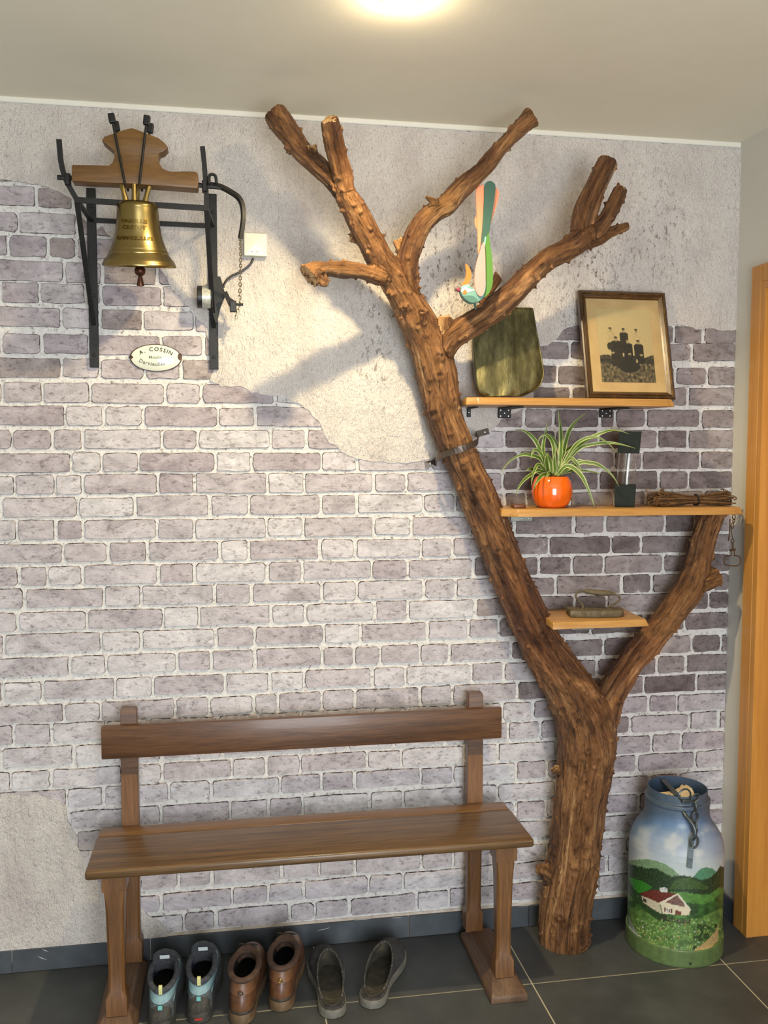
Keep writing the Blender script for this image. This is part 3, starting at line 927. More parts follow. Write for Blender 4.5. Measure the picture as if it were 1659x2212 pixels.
# ================================================================== shelves
M_SHELF = wood('shelf_honey_wood', (142, 100, 48), (170, 126, 68), (188, 146, 86), 'x', 18, 0.06, 0.4, 0.2, 0.12)
M_IRONB = noisy('black_iron', [(0.3, (14, 14, 13)), (0.7, (26, 26, 24))], 30, 4, rough=0.48, metal=0.0, spec=0.4, bs=0.25, bscale=90)
M_GALV = noisy('galvanised_plate', [(0.3, (120, 124, 118)), (0.7, (150, 154, 146))], 30, 4, rough=0.45, metal=0.6)
M_SCREW = flat('screw_zinc', (176, 178, 176), 0.35, 0.9)
def board(outline, z0, z1, slope=0.012):
    # outline (x, y) of the top; the underside front is set back or forward by slope
    n = len(outline)
    V = [Vector((x, y, z1)) for x, y in outline] + [Vector((x, y, z0)) for x, y in slope]
    F = [tuple(range(n)), tuple(range(2 * n - 1, n - 1, -1))] + [(i, i + n, (i + 1) % n + n, (i + 1) % n) for i in range(n)]
    return bevel_geo((V, F), 0.003, 2, 25)
def wob(pts, sub, a, seed):                                # live edge: wavy front
    out = []
    for (x0, y0), (x1, y1) in zip(pts[:-1], pts[1:]):
        for k in range(sub):
            t = k / sub
            out.append((x0 + (x1 - x0) * t, y0 + (y1 - y0) * t + a * noise.noise(Vector((x0 + (x1 - x0) * t, seed, 0)) * 9)))
    out.append(pts[-1])
    return out
def shelf(name, z0, z1, front, xl, xr, label, lip=0.010, seed=1.0):
    fr = wob(front, 6, 0.005, seed)
    top = [(xl, -0.0075), (xr, -0.0075)] + [(x, y + 0.006) for x, y in fr[::-1]]
    bot = [(xl, -0.0075), (xr, -0.0075)] + [(x + (0.007 if i == len(fr) - 1 else 0) - (0.004 if i == 0 else 0), y - 0.003) for i, (x, y) in list(enumerate(fr))[::-1]]
    sh = empty(name, ((xl + xr) / 2, -0.1, z0), label, 'shelf', 'honey wood shelves on the tree')
    add('board', board(top, z0, z1, bot), M_SHELF, sh, smooth=True)
    return sh
F1, F2, F3 = -0.190, -0.196, -0.232
x1a, x1b = W(1012, 868, F1).x, W(1455, 868, F1).x
s1 = shelf('shelf', 1.6530, 1.6755, [(x1a, F1 + .02), (x1a + .03, F1), (x1b - .02, F1), (x1b, F1 + .006)], x1a + .02, x1b - .006, 'upper wooden shelf carrying the framed old photograph', seed=1.3)
x2a, x2b = W(1092, 1104, F2).x, W(1606, 1104, F2).x
s2 = shelf('shelf', 1.3315, 1.3540, [(x2a, F2 + .035), (x2a + .04, F2), (x2b - .03, F2), (x2b, F2 + .012)], x2a + .02, min(x2b, XR - .03), 'long middle wooden shelf carrying the orange plant pot', seed=5.3)
x3a, x3b = W(1196, 1342, F3).x, W(1399, 1340, F3).x
s3 = shelf('shelf', 1.0080, 1.0280, [(x3a, F3), (x3b - .06, F3), (x3b, F3 + .004)], x3a + .015, x3b + .015, 'small wooden shelf in the tree fork under the flat iron', seed=9.1)
def plate_bracket(px0, px1, py0, py1, z_top, parent, depth, mat=M_IRONB, holes=5, rad=0.004):
    a, c = W(px0, py0, -0.012), W(px1, py1, -0.012)
    x0, x1, z0, z1 = a.x, c.x, c.z, min(a.z, z_top)
    br = add('bracket', merge(box(x0, x1, -0.013, -0.008, z0, z_top, 0.0015, 1), box(x0, x1, -depth, -0.013, z_top - 0.004, z_top - 0.0005, 0.001, 1)), mat, parent)
    xm, zm = (x0 + x1) / 2, (z0 + z1) / 2
    dx, dz = (x1 - x0) * .3, (z1 - z0) * .3
    pos = [(xm, zm), (xm - dx, zm + dz), (xm + dx, zm + dz), (xm - dx, zm - dz), (xm + dx, zm - dz)][:holes] if holes == 5 else [(x0 + (x1 - x0) * (k + .5) / holes, zm) for k in range(holes)]
    for x, z in pos:
        g_ = lathe([(0.0001, 0.0020), (rad * .7, 0.0016), (rad, 0)], (0, 0, 0), 10)
        add('screw', ([Vector((x + v.x, -0.013 - v.z, z + v.y)) for v in g_[0]], g_[1]), M_SCREW, br, smooth=True)
plate_bracket(1076, 1104, 878, 903, 1.6525, s1, 0.14, rad=0.0032)
plate_bracket(1296, 1323, 878, 902, 1.6525, s1, 0.14, rad=0.0032)
plate_bracket(1009, 1017, 880, 901, 1.6525, s1, 0.10, holes=1, rad=0.0025)
plate_bracket(1103, 1150, 1114, 1126, 1.3310, s2, 0.12, M_GALV, 3, 0.003)
plate_bracket(1235, 1284, 1346, 1360, 1.0075, s3, 0.12, M_GALV, 2, 0.003)

# ================================================================== bell on its wrought iron bracket
YB = -0.205
M_BRASS = noisy('aged_brass', [(0.3, (126, 108, 62)), (0.55, (150, 131, 82)), (0.75, (166, 148, 98))], 6, 5, (1, 1, 0.3), 0.30, 1.0, 0.12, 200, 0.0006)
M_CLAP = noisy('dark_bronze', [(0.3, (72, 44, 32)), (0.7, (104, 66, 46))], 20, 4, rough=0.4, metal=0.7)
M_YOKE = wood('yoke_wood', (70, 46, 18), (102, 70, 29), (122, 88, 40), 'x', 16, 0.12, 0.5, 0.1, 0.2)
c7 = crop(120, 240, 3.77)
c1 = crop(80, 200, 2.765)
bkt = empty('bell_bracket', W(330, 700, 0), 'black wrought iron wall bracket holding the brass bell', 'bracket')
Lw, Lj = -0.5335, W(166, 432, YB); Rw, Rj = -0.2010, W(446, 450, YB)
zt, zb = 2.252, 1.756
for x in (Lw, Rw):
    p = add('post', box(x - .0125, x + .0125, -0.0155, -0.0065, zb, zt, 0.001, 1), M_IRONB, bkt)
    for z in (zb + 0.035, zb + 0.2, zt - 0.05):
        add('bolt', xf(lathe([(0.0001, .003), (.004, .0025), (.0055, 0)], (0, 0, 0), 10), Matrix.Translation((x, -0.0155, z)) @ Matrix.Rotation(math.radians(90), 4, 'X')), M_IRONB, p)
zj = (Lj.z + Rj.z) / 2
for wx, j, tops in ((Lw, Lj, [c7(28, 232, YB), c7(36, 330, YB), c7(48, 430, YB), c7(85, 560, YB)]), (Rw, Rj, [c7(1196, 290, YB), c7(1208, 400, YB), c7(1218, 520, YB), c7(1226, 640, YB)])):
    side = Vector((1, 0, 0))
    add('prong', strip(smooth_path(tops + [j], 4), [0.013] * (4 * 4 + 1), 0.008, side), M_IRONB, bkt)
    add('standoff', strip([j, Vector((wx, -0.012, zj - 0.003))], 0.012, 0.007, side), M_IRONB, bkt)
    add('brace', strip([j + Vector((0, 0.002, -0.004)), Vector((wx, -0.012, 1.875))], 0.013, 0.008, side), M_IRONB, bkt)
add('crossbar', strip([Lj + Vector((-.006, 0, 0)), Rj + Vector((.006, 0, 0))], 0.014, 0.007, Vector((0, 0, 1))), M_IRONB, bkt)
pa, pb = W(205, 476, -.02), W(452, 488, -.02)
add('crossbar', strip([pa, pb], 0.0125, 0.006, Vector((0, 0, 1))), M_IRONB, bkt)
zax = c7(1180, 605, YB).z
for x in (c7(100, 530, YB).x, c7(1215, 600, YB).x):
    add('bearing', box(x - .007, x + .007, YB - .011, YB + .011, zax - .018, zax + .012, .002, 1), M_IRONB, bkt)

bell = empty('bell', (-0.391, YB, 2.003), 'small brass bell with raised lettering hanging from a carved wooden yoke', 'bell')
BC = Vector((-0.3905, YB, 2.006))
prof = [(.0945, 0), (.0955, .002), (.0955, .006), (.0935, .0085), (.0925, .012), (.0895, .017), (.0845, .0225), (.0800, .029), (.0765, .0335), (.0768, .0345), (.0770, .0365), (.0760, .0380), (.0730, .0435), (.0722, .0450), (.0724, .0462), (.0712, .0485),
        (.0665, .0600), (.0625, .0720), (.0590, .0860), (.0568, .1000), (.0550, .1170), (.0535, .1340), (.0524, .1490), (.0518, .1525), (.0519, .1540), (.0505, .1580), (.0460, .1630), (.0380, .1660), (.0200, .1680), (.0005, .1685)]
inner = [(.0005, .162), (.040, .160), (.050, .130), (.056, .08), (.070, .04), (.0915, .001), (.0945, 0)]
M_LETTER = flat('brass_lettering', (116, 94, 46), 0.42, 1.0)
BT = Matrix.Translation(BC + Vector((0, 0, .168))) @ Matrix.Rotation(math.radians(10), 4, 'X') @ Matrix.Translation(-(BC + Vector((0, 0, .168))))
def btilt(geo):                                           # the bell hangs a little out of plumb
    return [BT @ v for v in geo[0]], geo[1]
body = add('bell_body', btilt(lathe(inner + prof[1:], BC, 72)), M_BRASS, bell, smooth=True)
def bell_r(z):
    zs = [p[1] for p in prof]; rs = [p[0] for p in prof]
    return float(np.interp(z, zs, rs))
def bell_text(s, zbase, size, ang0, width):
    vs, fs = text_geo(s, size, 0.0024)
    x0 = min(v.x for v in vs); x1 = max(v.x for v in vs)
    out = []
    for v in vs:
        z = zbase + v.z
        r = bell_r(z) + 0.0004 + (-v.y)
        th = ang0 + ((v.x - (x0 + x1) / 2) / (x1 - x0)) * width
        out.append(BC + Vector((r * math.sin(th), -r * math.cos(th), z)))
    return out, fs
for s, zb_, sz, wd in (('FAMILLE', .1095, .0125, 1.22), ('CRETOT', .0940, .0125, 1.08), ('DARNIEULLES', .0680, .0115, 1.60)):
    add('lettering', btilt(bell_text(s, zb_, sz, -0.10, wd)), M_LETTER, body, label='raised capital letters')
add('clapper', btilt(merge(sphere(BC + Vector((0.001, 0, -.010)), .0145, 18, 12), lathe([(.0045, -.014), (.0050, -.024), (.0075, -.034), (.0100, -.046), (.0095, -.049), (.0002, -.050)], BC + Vector((.001, 0, 0)), 20),
                     tube([BC + Vector((0, 0, .15)), BC + Vector((0, 0, 0))], .004, 8))), M_CLAP, bell, smooth=True)
zbeam = c7(640, 595, YB).z
for X0, Y0, X1, Y1, dy in ((540, 600, 572, 712, -.012), (640, 600, 640, 712, -.018), (668, 600, 662, 712, .014), (760, 615, 730, 716, -.012)):
    a, c = c7(X0, Y0, YB + dy), c7(X1, Y1, YB + dy)
    c.z = BC.z + .164
    add('crown_loop', tube([a, a.lerp(c, .5) + Vector((0, -.002, 0)), c], [.0075, .006, .0075], 8), M_BRASS, bell, smooth=True)
yo = [(132, 436), (300, 438), (430, 442), (462, 420), (480, 372), (476, 335), (460, 308), (420, 275), (374, 236), (398, 205), (480, 178), (550, 152), (622, 135), (690, 160), (745, 182), (836, 216), (880, 250), (917, 292),
      (880, 330), (845, 342), (836, 372), (842, 420), (870, 464), (905, 482), (940, 490), (1060, 488), (1140, 490), (1160, 508), (1162, 600), (1160, 630), (900, 611), (600, 590), (350, 580), (130, 568)]
yoke = add('yoke', bevel_geo(prism([c7(X, Y, YB - .024) for X, Y in yo], (0, .048, 0)), .003, 2, 40), M_YOKE, bell, smooth=True)
for dy in (-.0285, .0285):
    for X0, Y0, X1, Y1 in ((482, 150, 578, 628), (744, 165, 690, 628)):
        if dy > 0: X0, X1 = X0 + 12, X1 + 4
        a, c = c7(X0, Y0, YB), c7(X1, Y1, YB)
        a.y = c.y = YB + dy
        rod = add('strap_rod', tube([a + (a - c) * .04, c], .0033, 8), M_IRONB, bell, smooth=True)
        d = (a - c).normalized()
        add('nut', xf(box(-.0085, .0085, -.0085, .0085, -.012, .012, .003, 2), Matrix.Translation(a + d * .018) @ d.to_track_quat('Z', 'Y').to_matrix().to_4x4()), M_IRONB, rod)
add('axle', tube([c7(15, 540, YB), c7(130, 545, YB)], .0065, 8), M_IRONB, bell)
add('axle', tube([c7(1155, 602, YB), c7(1350, 622, YB)], .0065, 8), M_IRONB, bell)
lev = [c7(1262, 600, YB), c7(1340, 615, YB), c7(1420, 655, YB), c7(1490, 705, YB - .004), c7(1522, 770, YB - .008), c7(1530, 860, YB - .012), c7(1520, 950, YB - .012), c7(1505, 1040, YB - .01)]
lever = add('lever_arm', strip(smooth_path(lev, 4), 0.013, 0.010, Vector((0.4, -1, 0.2))), M_IRONB, bell)
add('clevis', tube(smooth_path([c7(1250, 590, YB - .012), c7(1255, 520, YB - .012), c7(1300, 525, YB - .012), c7(1310, 590, YB - .012)], 3), .004, 6), M_IRONB, lever)

# chain from the lever arm down to the striker motor
M_CHAIN = flat('chain_steel', (168, 158, 130), 0.35, 0.9)
cA = crop(400, 540, 7.9)
ch = [c7(1505, 1045, YB - .01)] + [cA(948, 40, -.17), cA(945, 190, -.15), cA(945, 330, -.13), cA(940, 480, -.115), cA(938, 620, -.10), cA(932, 740, -.09), cA(930, 840, -.085), cA(925, 930, -.08), cA(905, 1030, -.08), cA(876, 1080, -.08), cA(874, 1165, -.08)]
def chain(name, pts, L, Wd, r, mat, label, parent=None, group=None):
    pts = smooth_path(pts, 8)
    c = parent or empty(name, pts[-1], label, 'chain', group)
    acc, k, target = 0.0, 0, 0.0
    for a, d in zip(pts[:-1], pts[1:]):
        seg = (d - a).length
        while target <= acc + seg:
            t = (target - acc) / max(seg, 1e-6)
            add('link' if parent is None else 'chain_link', link(a.lerp(d, t), d - a, L, Wd, r, k % 2, 5, 10), mat, c, smooth=True)
            k += 1
            target += L * 0.70
        acc += seg
    return c
chain('pull_chain', ch, .0135, .0075, .0013, M_CHAIN, 'thin steel chain hanging from the bell lever to the striker')
# striker motor on the right post
mot = empty('striker_motor', cA(420, 800, -.05), 'small black bell striker motor with silver label clamped to the bracket post', 'motor')
M_BLACK = flat('black_plastic', (24, 24, 26), 0.4)
M_LABEL = noisy('silver_label', [(0.42, (150, 150, 142)), (0.6, (208, 208, 198))], 220, 2, (1, 1, 3), 0.35, 0.3)
a, c = cA(205, 800, -.055), cA(470, 800, -.055)
mz = a.z; my = -.055
def xcyl(x0, x1, r, n=28, rr=.002):
    g_ = lathe([(.0002, x0), (r - rr, x0), (r, x0 + rr), (r, x1 - rr), (r - rr, x1), (.0002, x1)], (0, 0, 0), n)
    return [Vector((v.z, my + v.y, mz + v.x)) for v in g_[0]], g_[1]
add('motor_body', xcyl(a.x, c.x, .031), M_BLACK, mot, smooth=True)
add('label_band', xcyl(cA(292, 800, my).x, cA(436, 800, my).x, .0314, 28, .0001), M_LABEL, mot, smooth=True, label='silver printed label')
mp = add('mounting_plate', prism([cA(440, 470, -.03), cA(600, 465, -.03), cA(690, 780, -.03), cA(600, 1000, -.03), cA(545, 1250, -.03), cA(520, 1250, -.03), cA(440, 1000, -.03)], (0, -.012, 0)), M_IRONB, mot)
add('clamp', box(Rw - .016, Rw + .016, -.034, -.0160, mz - .03, mz + .035, .001, 1), M_IRONB, mot)
add('crank', merge(strip([cA(680, 720, -.075), cA(730, 830, -.078), cA(800, 920, -.08)], [.012, .013, .022], .008, Vector((0.6, 0, 0.8))), box(cA(750, 0, -.08).x, cA(865, 0, -.08).x, -.088, -.072, cA(0, 1040, -.08).z, cA(0, 850, -.08).z, .002, 1),
                   tube([cA(860, 930, -.08), cA(990, 930, -.08)], .004, 8)), M_BLACK, mot)
# junction box and its cable
M_PLASTIC = flat('white_plastic', (226, 226, 206), 0.35)
a, c = W(527, 502, -.03), W(577, 553, -.03)
jb = empty('junction_box', ((a.x + c.x) / 2, -.015, c.z), 'white plastic junction box on the plaster beside the bell chain', 'junction box')
V = [Vector(p) for p in ((a.x, -.0065, c.z), (c.x, -.0065, c.z), (c.x, -.0065, a.z), (a.x, -.0065, a.z), (a.x, -.026, c.z), (c.x, -.026, c.z), (c.x, -.026, a.z), (a.x, -.026, a.z), ((a.x + c.x) / 2, -.036, (a.z + c.z) / 2 + .003))]
add('cover', bevel_geo((V, [(0, 1, 5, 4), (1, 2, 6, 5), (2, 3, 7, 6), (3, 0, 4, 7), (4, 5, 8), (5, 6, 8), (6, 7, 8), (7, 4, 8), (3, 2, 1, 0)]), .002, 2, 40), M_PLASTIC, jb)
for X, Y in ((1140, 25), (1230, 28)):
    q = cA(X, Y, -.030)
    add('screw', sphere(q, .0015, 8, 6), M_STEEL, jb)
add('power_cable', tube(smooth_path([cA(655, 640, -.03), cA(665, 590, -.028), cA(710, 510, -.022), cA(800, 440, -.018), cA(920, 385, -.016), cA(1050, 300, -.016), cA(1130, 220, -.018), cA(1165, 140, -.018)], 5), .0032, 8), M_BLACK,
    smooth=True, label='short black cable curving from the striker motor up to the white box', cat='cable')

# ================================================================== enamel sign
cS = crop(250, 720, 9.76)
YS = -.012
sc_ = cS(845, 515, YS)
ax_, az_ = (cS(1395, 515, YS).x - cS(295, 515, YS).x) / 2, (cS(845, 225, YS).z - cS(845, 802, YS).z) / 2
m, nt, b = base_mat('enamel', (222, 224, 206), 0.12, 0, 0.6, 0.5)
M_ENAMEL = m
M_RIM = noisy('rusty_black_rim', [(0.4, (34, 26, 20)), (0.7, (92, 58, 34))], 60, 4, rough=0.6)
M_INK = flat('black_enamel', (34, 34, 34), 0.2)
M_INKG = flat('worn_grey_enamel', (112, 114, 102), 0.25)
sign = empty('enamel_sign', (sc_.x, -.006, sc_.z - az_), 'oval white enamel sign with curved black lettering on the bricks below the bell', 'sign')
def oval(k0, k1, y0, y1, n=64):
    V, F = [], []
    for k, y in ((k0, y0), (k1, y1)):
        for i in range(n):
            th = 2 * math.pi * i / n
            V.append(Vector((sc_.x + ax_ * k * math.cos(th), y, sc_.z + az_ * k * math.sin(th))))
    F = [(i, (i + 1) % n, n + (i + 1) % n, n + i) for i in range(n)]
    return V, F
def dome(k, n=64, rings=10):
    V, F = [Vector((sc_.x, -.0175, sc_.z))], []
    for q in range(1, rings + 1):
        t = q / rings * k
        y = -.0075 - .010 * (1 - (q / rings) ** 2.2)
        for i in range(n):
            th = 2 * math.pi * i / n
            V.append(Vector((sc_.x + ax_ * t * math.cos(th), y, sc_.z + az_ * t * math.sin(th))))
    F += [(0, 1 + (i + 1) % n, 1 + i) for i in range(n)]
    for q in range(rings - 1):
        F += [(1 + q * n + i, 1 + q * n + (i + 1) % n, 1 + (q + 1) * n + (i + 1) % n, 1 + (q + 1) * n + i) for i in range(n)]
    return V, F
def dome_y(x, z):
    rr = math.hypot((x - sc_.x) / ax_, (z - sc_.z) / az_)
    return -.0075 - .010 * max(0.0, 1 - min(1.0, rr) ** 2.2)
add('enamel_face', dome(.975), M_ENAMEL, sign, smooth='all')
add('rim', merge(oval(.965, 1.0, -.0086, -.0078), oval(1.0, 1.0, -.0078, -.0062), oval(.955, .965, -.0084, -.0086)), M_RIM, sign)
def arc_text(s, size, mat, cz, R, sgn, a_mid, spacing=1.0, bold=0.0, nm='lettering'):
    # letters set along an arc (sgn=+1 arching up, -1 sagging, 0 straight)
    gs = []
    ws = []
    for chh in s:
        if chh == ' ':
            ws.append((None, size * .4)); continue
        vs, fs = text_geo(chh, size)
        x0 = min(v.x for v in vs); x1 = max(v.x for v in vs)
        ws.append((([Vector((v.x - x0, 0, v.z)) for v in vs], fs), x1 - x0))
    tot = sum(w_ for _, w_ in ws) + size * .14 * spacing * (len(s) - 1)
    x = -tot / 2
    for gq, w_ in ws:
        if gq:
            xm = x + w_ / 2
            out = []
            for v in gq[0]:
                lx, lz = v.x - w_ / 2, v.z
                if sgn:
                    th = a_mid + xm / R
                    ct, st = math.cos(th), math.sin(th)
                    ux, uz = (ct, -st) if sgn > 0 else (ct, st)
                    nx, nz = (st, ct) if sgn > 0 else (-st, ct)
                    bx = R * st if sgn > 0 else R * st
                    bz = R * ct - R if sgn > 0 else R - R * ct
                    X = sc_.x + bx + ux * lx + nx * lz
                    Z = cz + bz + uz * lx + nz * lz
                else:
                    X, Z = sc_.x + xm + lx + a_mid, cz + lz
                out.append(Vector((X, dome_y(X, Z) - .0004, Z)))
            gs.append((out, gq[1]))
        x += w_ + size * .14 * spacing
    return merge(*gs)
zz = lambda Y: cS(845, Y, YS).z
add('lettering', arc_text('A. COSSIN', .0158, M_INK, zz(375), .088, 1, 0.0, 1.3), M_INK, sign, label='black arched capital lettering')
add('lettering', arc_text('Moulin', .0125, M_INKG, zz(540), 1, 0, -.001, .8), M_INKG, sign, label='worn grey lettering in the middle line')
add('lettering', arc_text('Darnieulles', .0145, M_INKG, zz(685), .11, -1, -.10, .9), M_INKG, sign, label='worn grey lettering along the bottom')
for X, Y, rx, rz in ((318, 500, .006, .005), (1352, 490, .0062, .0100)):
    q = cS(X, Y, YS)
    n = 14
    pts = [Vector((q.x + rx * math.cos(2 * math.pi * k / n) * (1 + .25 * noise.noise(Vector((k, X, 0)))), 0, q.z + rz * math.sin(2 * math.pi * k / n))) for k in range(n)]
    pts = [Vector((p.x, dome_y(p.x, p.z) - .0006, p.z)) for p in pts]
    add('chip', (pts, [tuple(range(n))]), M_RIM, sign, label='dark chipped spot around the fixing hole')

# ================================================================== steel strap that ties the trunk to the wall
M_STRAP = noisy('painted_steel_strap', [(0.3, (66, 56, 50)), (0.7, (96, 86, 78))], 14, 3, rough=0.35, metal=0.6)
strap = empty('metal_strap', W(987, 968, 0), 'brown steel strap bent round the leaning trunk and screwed to the wall', 'strap')
pl0, pl1, pr1, pr0 = W(918, 1004, -.008), W(943, 1000, -.008), W(1031, 938, -.008), W(1056, 931, -.008)
cxs, cys, rs_ = W(987, 970, -.088).x, -.088, .0625
pts = [pl0, pl1]
for k in range(0, 19):
    th = math.pi * (1.0 + k / 18)
    t = k / 18
    x = cxs + rs_ * math.cos(th) * 1.0
    y = cys + rs_ * math.sin(th)
    pts.append(Vector((x, y, W(943, 992, -.07).z * (1 - t) + W(1032, 946, -.07).z * t)))
pts += [pr1, pr0]
add('band', strip(pts, .019, .0025, Vector((0.12, 0, 1))), M_STRAP, strap)
for p in (pl0.lerp(pl1, .45), pr0.lerp(pr1, .35)):
    add('screw', sphere(p + Vector((0, -.002, 0)), .0045, 10, 6, (1, .5, 1)), M_SCREW, strap)

# ================================================================== painted wooden bird on the right branch
cB = crop(960, 370, 7.137)
YBD = -.235
bird = empty('bird_ornament', cB(420, 2040, YBD), 'painted wooden bird with long upright coral and green tail on the branch', 'ornament')
def plank(pts, y0, y1, sub=4):
    q = smooth_path([cB(X, Y, YBD) for X, Y in pts], sub, True)
    q = [Vector((p.x, y0, p.z)) for p in q]
    return prism(q, (0, y1 - y0, 0))
def bcol(name, c, rough=0.55):
    return flat(name, c, rough)
B_TEAL, B_DTEAL, B_LT = bcol('bird_teal', (104, 150, 138)), bcol('bird_dark_teal', (70, 112, 100)), bcol('bird_aqua', (128, 186, 172))
B_CORAL, B_PINK, B_GREEN = bcol('bird_coral', (226, 142, 104)), bcol('bird_pink', (222, 142, 134)), bcol('bird_green', (76, 122, 42))
B_ORANGE, B_CREAM, B_RED, B_DG = bcol('bird_orange', (224, 112, 40)), bcol('bird_cream', (228, 214, 192)), bcol('bird_beak', (130, 44, 66)), None
m, nt, b = base_mat('bird_tail_green', (52, 88, 74), 0.55)
v = coords(nt, 'Object')
sep = nt.nodes.new('ShaderNodeSeparateXYZ'); nt.links.new(v, sep.inputs[0])
mr = node(nt, 'ShaderNodeMapRange'); mr.inputs[1].default_value = .100; mr.inputs[2].default_value = .170
nt.links.new(sep.outputs[2], mr.inputs[0])
st = noise_tex(nt, coords(nt, 'Object', (260, 1, 2)), 1.0, 2, 0.5)
ad = node(nt, 'ShaderNodeMath', _operation='ADD'); nt.links.new(mr.outputs[0], ad.inputs[0])
ml = node(nt, 'ShaderNodeMath', _operation='MULTIPLY_ADD'); nt.links.new(st, ml.inputs[0]); ml.inputs[1].default_value = .8; ml.inputs[2].default_value = -.4
nt.links.new(ml.outputs[0], ad.inputs[1])
nt.links.new(ramp(nt, ad.outputs[0], [(0.2, (150, 108, 56)), (0.6, (74, 96, 72)), (0.9, (52, 88, 74))]), b.inputs['Base Color'])
B_DG = m
add('tail_feather', plank([(520, 225), (575, 212), (606, 240), (600, 500), (575, 900), (540, 1230), (515, 1240), (510, 950), (490, 560), (486, 290)], YBD - .002, YBD + .002), B_CORAL, bird)
add('tail_feather', plank([(770, 262), (820, 262), (848, 340), (820, 480), (760, 680), (715, 820), (690, 830), (720, 600)], YBD + .003, YBD + .007), B_CORAL, bird)
add('tail_feather', plank([(470, 770), (490, 690), (530, 700), (530, 870), (500, 880)], YBD + .003, YBD + .006), B_CORAL, bird)
add('tail_feather', plank([(690, 158), (745, 182), (776, 240), (765, 400), (730, 640), (690, 900), (650, 1120), (600, 1200), (566, 1110), (590, 700), (602, 400), (606, 240), (636, 182)], YBD - .007, YBD - .003), B_DG, bird)
bb = add('body', bevel_geo(plank([(240, 1800), (268, 1775), (340, 1755), (400, 1790), (470, 1830), (560, 1860), (600, 1930), (560, 1990), (480, 2035), (400, 2040), (320, 2000), (262, 1930), (238, 1860)], YBD - .013, YBD + .013), .004, 2, 40), B_TEAL, bird, smooth=True)
add('cap', plank([(238, 1805), (268, 1775), (340, 1757), (368, 1775), (345, 1805), (280, 1815)], YBD - .0138, YBD - .0128), B_LT, bb)
add('face_stripe', plank([(240, 1830), (290, 1805), (340, 1812), (400, 1835), (440, 1825), (436, 1850), (380, 1868), (320, 1885), (250, 1880)], YBD - .0140, YBD - .0129), B_CREAM, bb)
add('cheek_spot', plank([(265, 1870), (296, 1838), (327, 1870), (300, 1915), (272, 1905)], YBD - .0146, YBD - .0136), B_ORANGE, bb)
add('belly', plank([(275, 1945), (340, 1928), (420, 1935), (490, 1995), (460, 2028), (400, 2036), (330, 2000)], YBD - .0138, YBD - .0129), B_DTEAL, bb)
add('beak', bevel_geo(plank([(168, 1826), (205, 1802), (238, 1796), (238, 1855), (205, 1848)], YBD - .006, YBD + .006, 3), .002, 2, 40), B_RED, bird)
add('crest', plank([(326, 1428), (385, 1490), (412, 1575), (405, 1660), (360, 1740), (300, 1762), (258, 1758), (310, 1680), (335, 1570)], YBD - .002, YBD + .002), B_ORANGE, bird)
add('wing', plank([(572, 1115), (592, 1200), (600, 1400), (604, 1700), (590, 1860), (540, 1942), (480, 1910), (445, 1800), (438, 1640), (465, 1440), (520, 1250)], YBD - .020, YBD - .0155), B_PINK, bird)
add('wing_edge', plank([(590, 1600), (612, 1680), (612, 1820), (580, 1925), (555, 1935), (570, 1780)], YBD - .0155, YBD - .0135), B_LT, bird)
add('wing', plank([(655, 965), (690, 1150), (722, 1400), (730, 1640), (715, 1790), (660, 1900), (600, 1950), (590, 1900), (596, 1500), (610, 1200)], YBD - .012, YBD - .0080), B_GREEN, bird)
add('wing_edge', plank([(608, 1035), (634, 1030), (625, 1160), (608, 1330), (598, 1200)], YBD - .0080, YBD - .0065), B_LT, bird)
add('peg', tube([cB(470, 1990, YBD), cB(475, 2120, YBD + .02)], .003, 8), B_DTEAL, bird)

# ================================================================== tarnished metal scoop blade leaning on the wall
cT = crop(1000, 640, 7.9)
ZS1 = 1.6758
def lean(Xf, y_bot, y_top, Yb, Yt):                        # depth changes from the foot to the top of a leaning thing
    return lambda X, Y: Xf(X, Y, y_bot + (y_top - y_bot) * (Yb - Y) / (Yb - Yt))
tin_p = lean(cT, -.105, -.055, 1725, 210)
m, nt, b = base_mat('tarnished_brass', (120, 110, 60), 0.42, 0.75)
v = coords(nt, 'Object', (1, 1, 0.25))
n1 = noise_tex(nt, v, 34, 6, 0.7)
nt.links.new(ramp(nt, n1, [(0.3, (58, 54, 34)), (0.5, (96, 91, 60)), (0.7, (138, 132, 94))]), b.inputs['Base Color'])  # tarnish tones, darkened overall to stand in for the branch's shadow
bump(nt, b, noise_tex(nt, v, 120, 4, 0.7), 0.35, 0.002)
M_TIN = m
tin = empty('metal_scoop', tin_p(660, 1720), 'tarnished olive brass sheet-metal scoop with rounded bottom corners leaning on the wall', 'scoop')
rt = [(1180, 212), (1195, 260), (1230, 480), (1300, 860), (1352, 1150), (1372, 1320), (1340, 1450), (1290, 1545), (1180, 1625), (1000, 1700)]
lt = [(330, 212), (300, 260), (240, 480), (188, 760), (192, 980), (212, 1260), (238, 1470), (268, 1580), (310, 1650), (400, 1708)]
rt = smooth_path([Vector((x, y, 0)) for x, y in rt], 3); lt = smooth_path([Vector((x, y, 0)) for x, y in lt], 3)
V, F = [], []
nc = 13
for a, c in zip(lt, rt):
    for k in range(nc):
        t = k / (nc - 1)
        p = tin_p(a.x + (c.x - a.x) * t, a.y + (c.y - a.y) * t)
        bow = 0.018 * (1 - abs(2 * t - 1) ** 2.2) + 0.003 * math.cos((t - .5) * 15)
        p.y -= bow
        V.append(p)
nr = len(lt)
for i in range(nr - 1):
    for k in range(nc - 1):
        F.append((i * nc + k, i * nc + nc + k, i * nc + nc + k + 1, i * nc + k + 1))
n0 = len(V)
rim = [k for k in range(nc)] + [i * nc + nc - 1 for i in range(1, nr)] + [(nr - 1) * nc + k for k in range(nc - 2, -1, -1)] + [i * nc for i in range(nr - 2, 0, -1)]
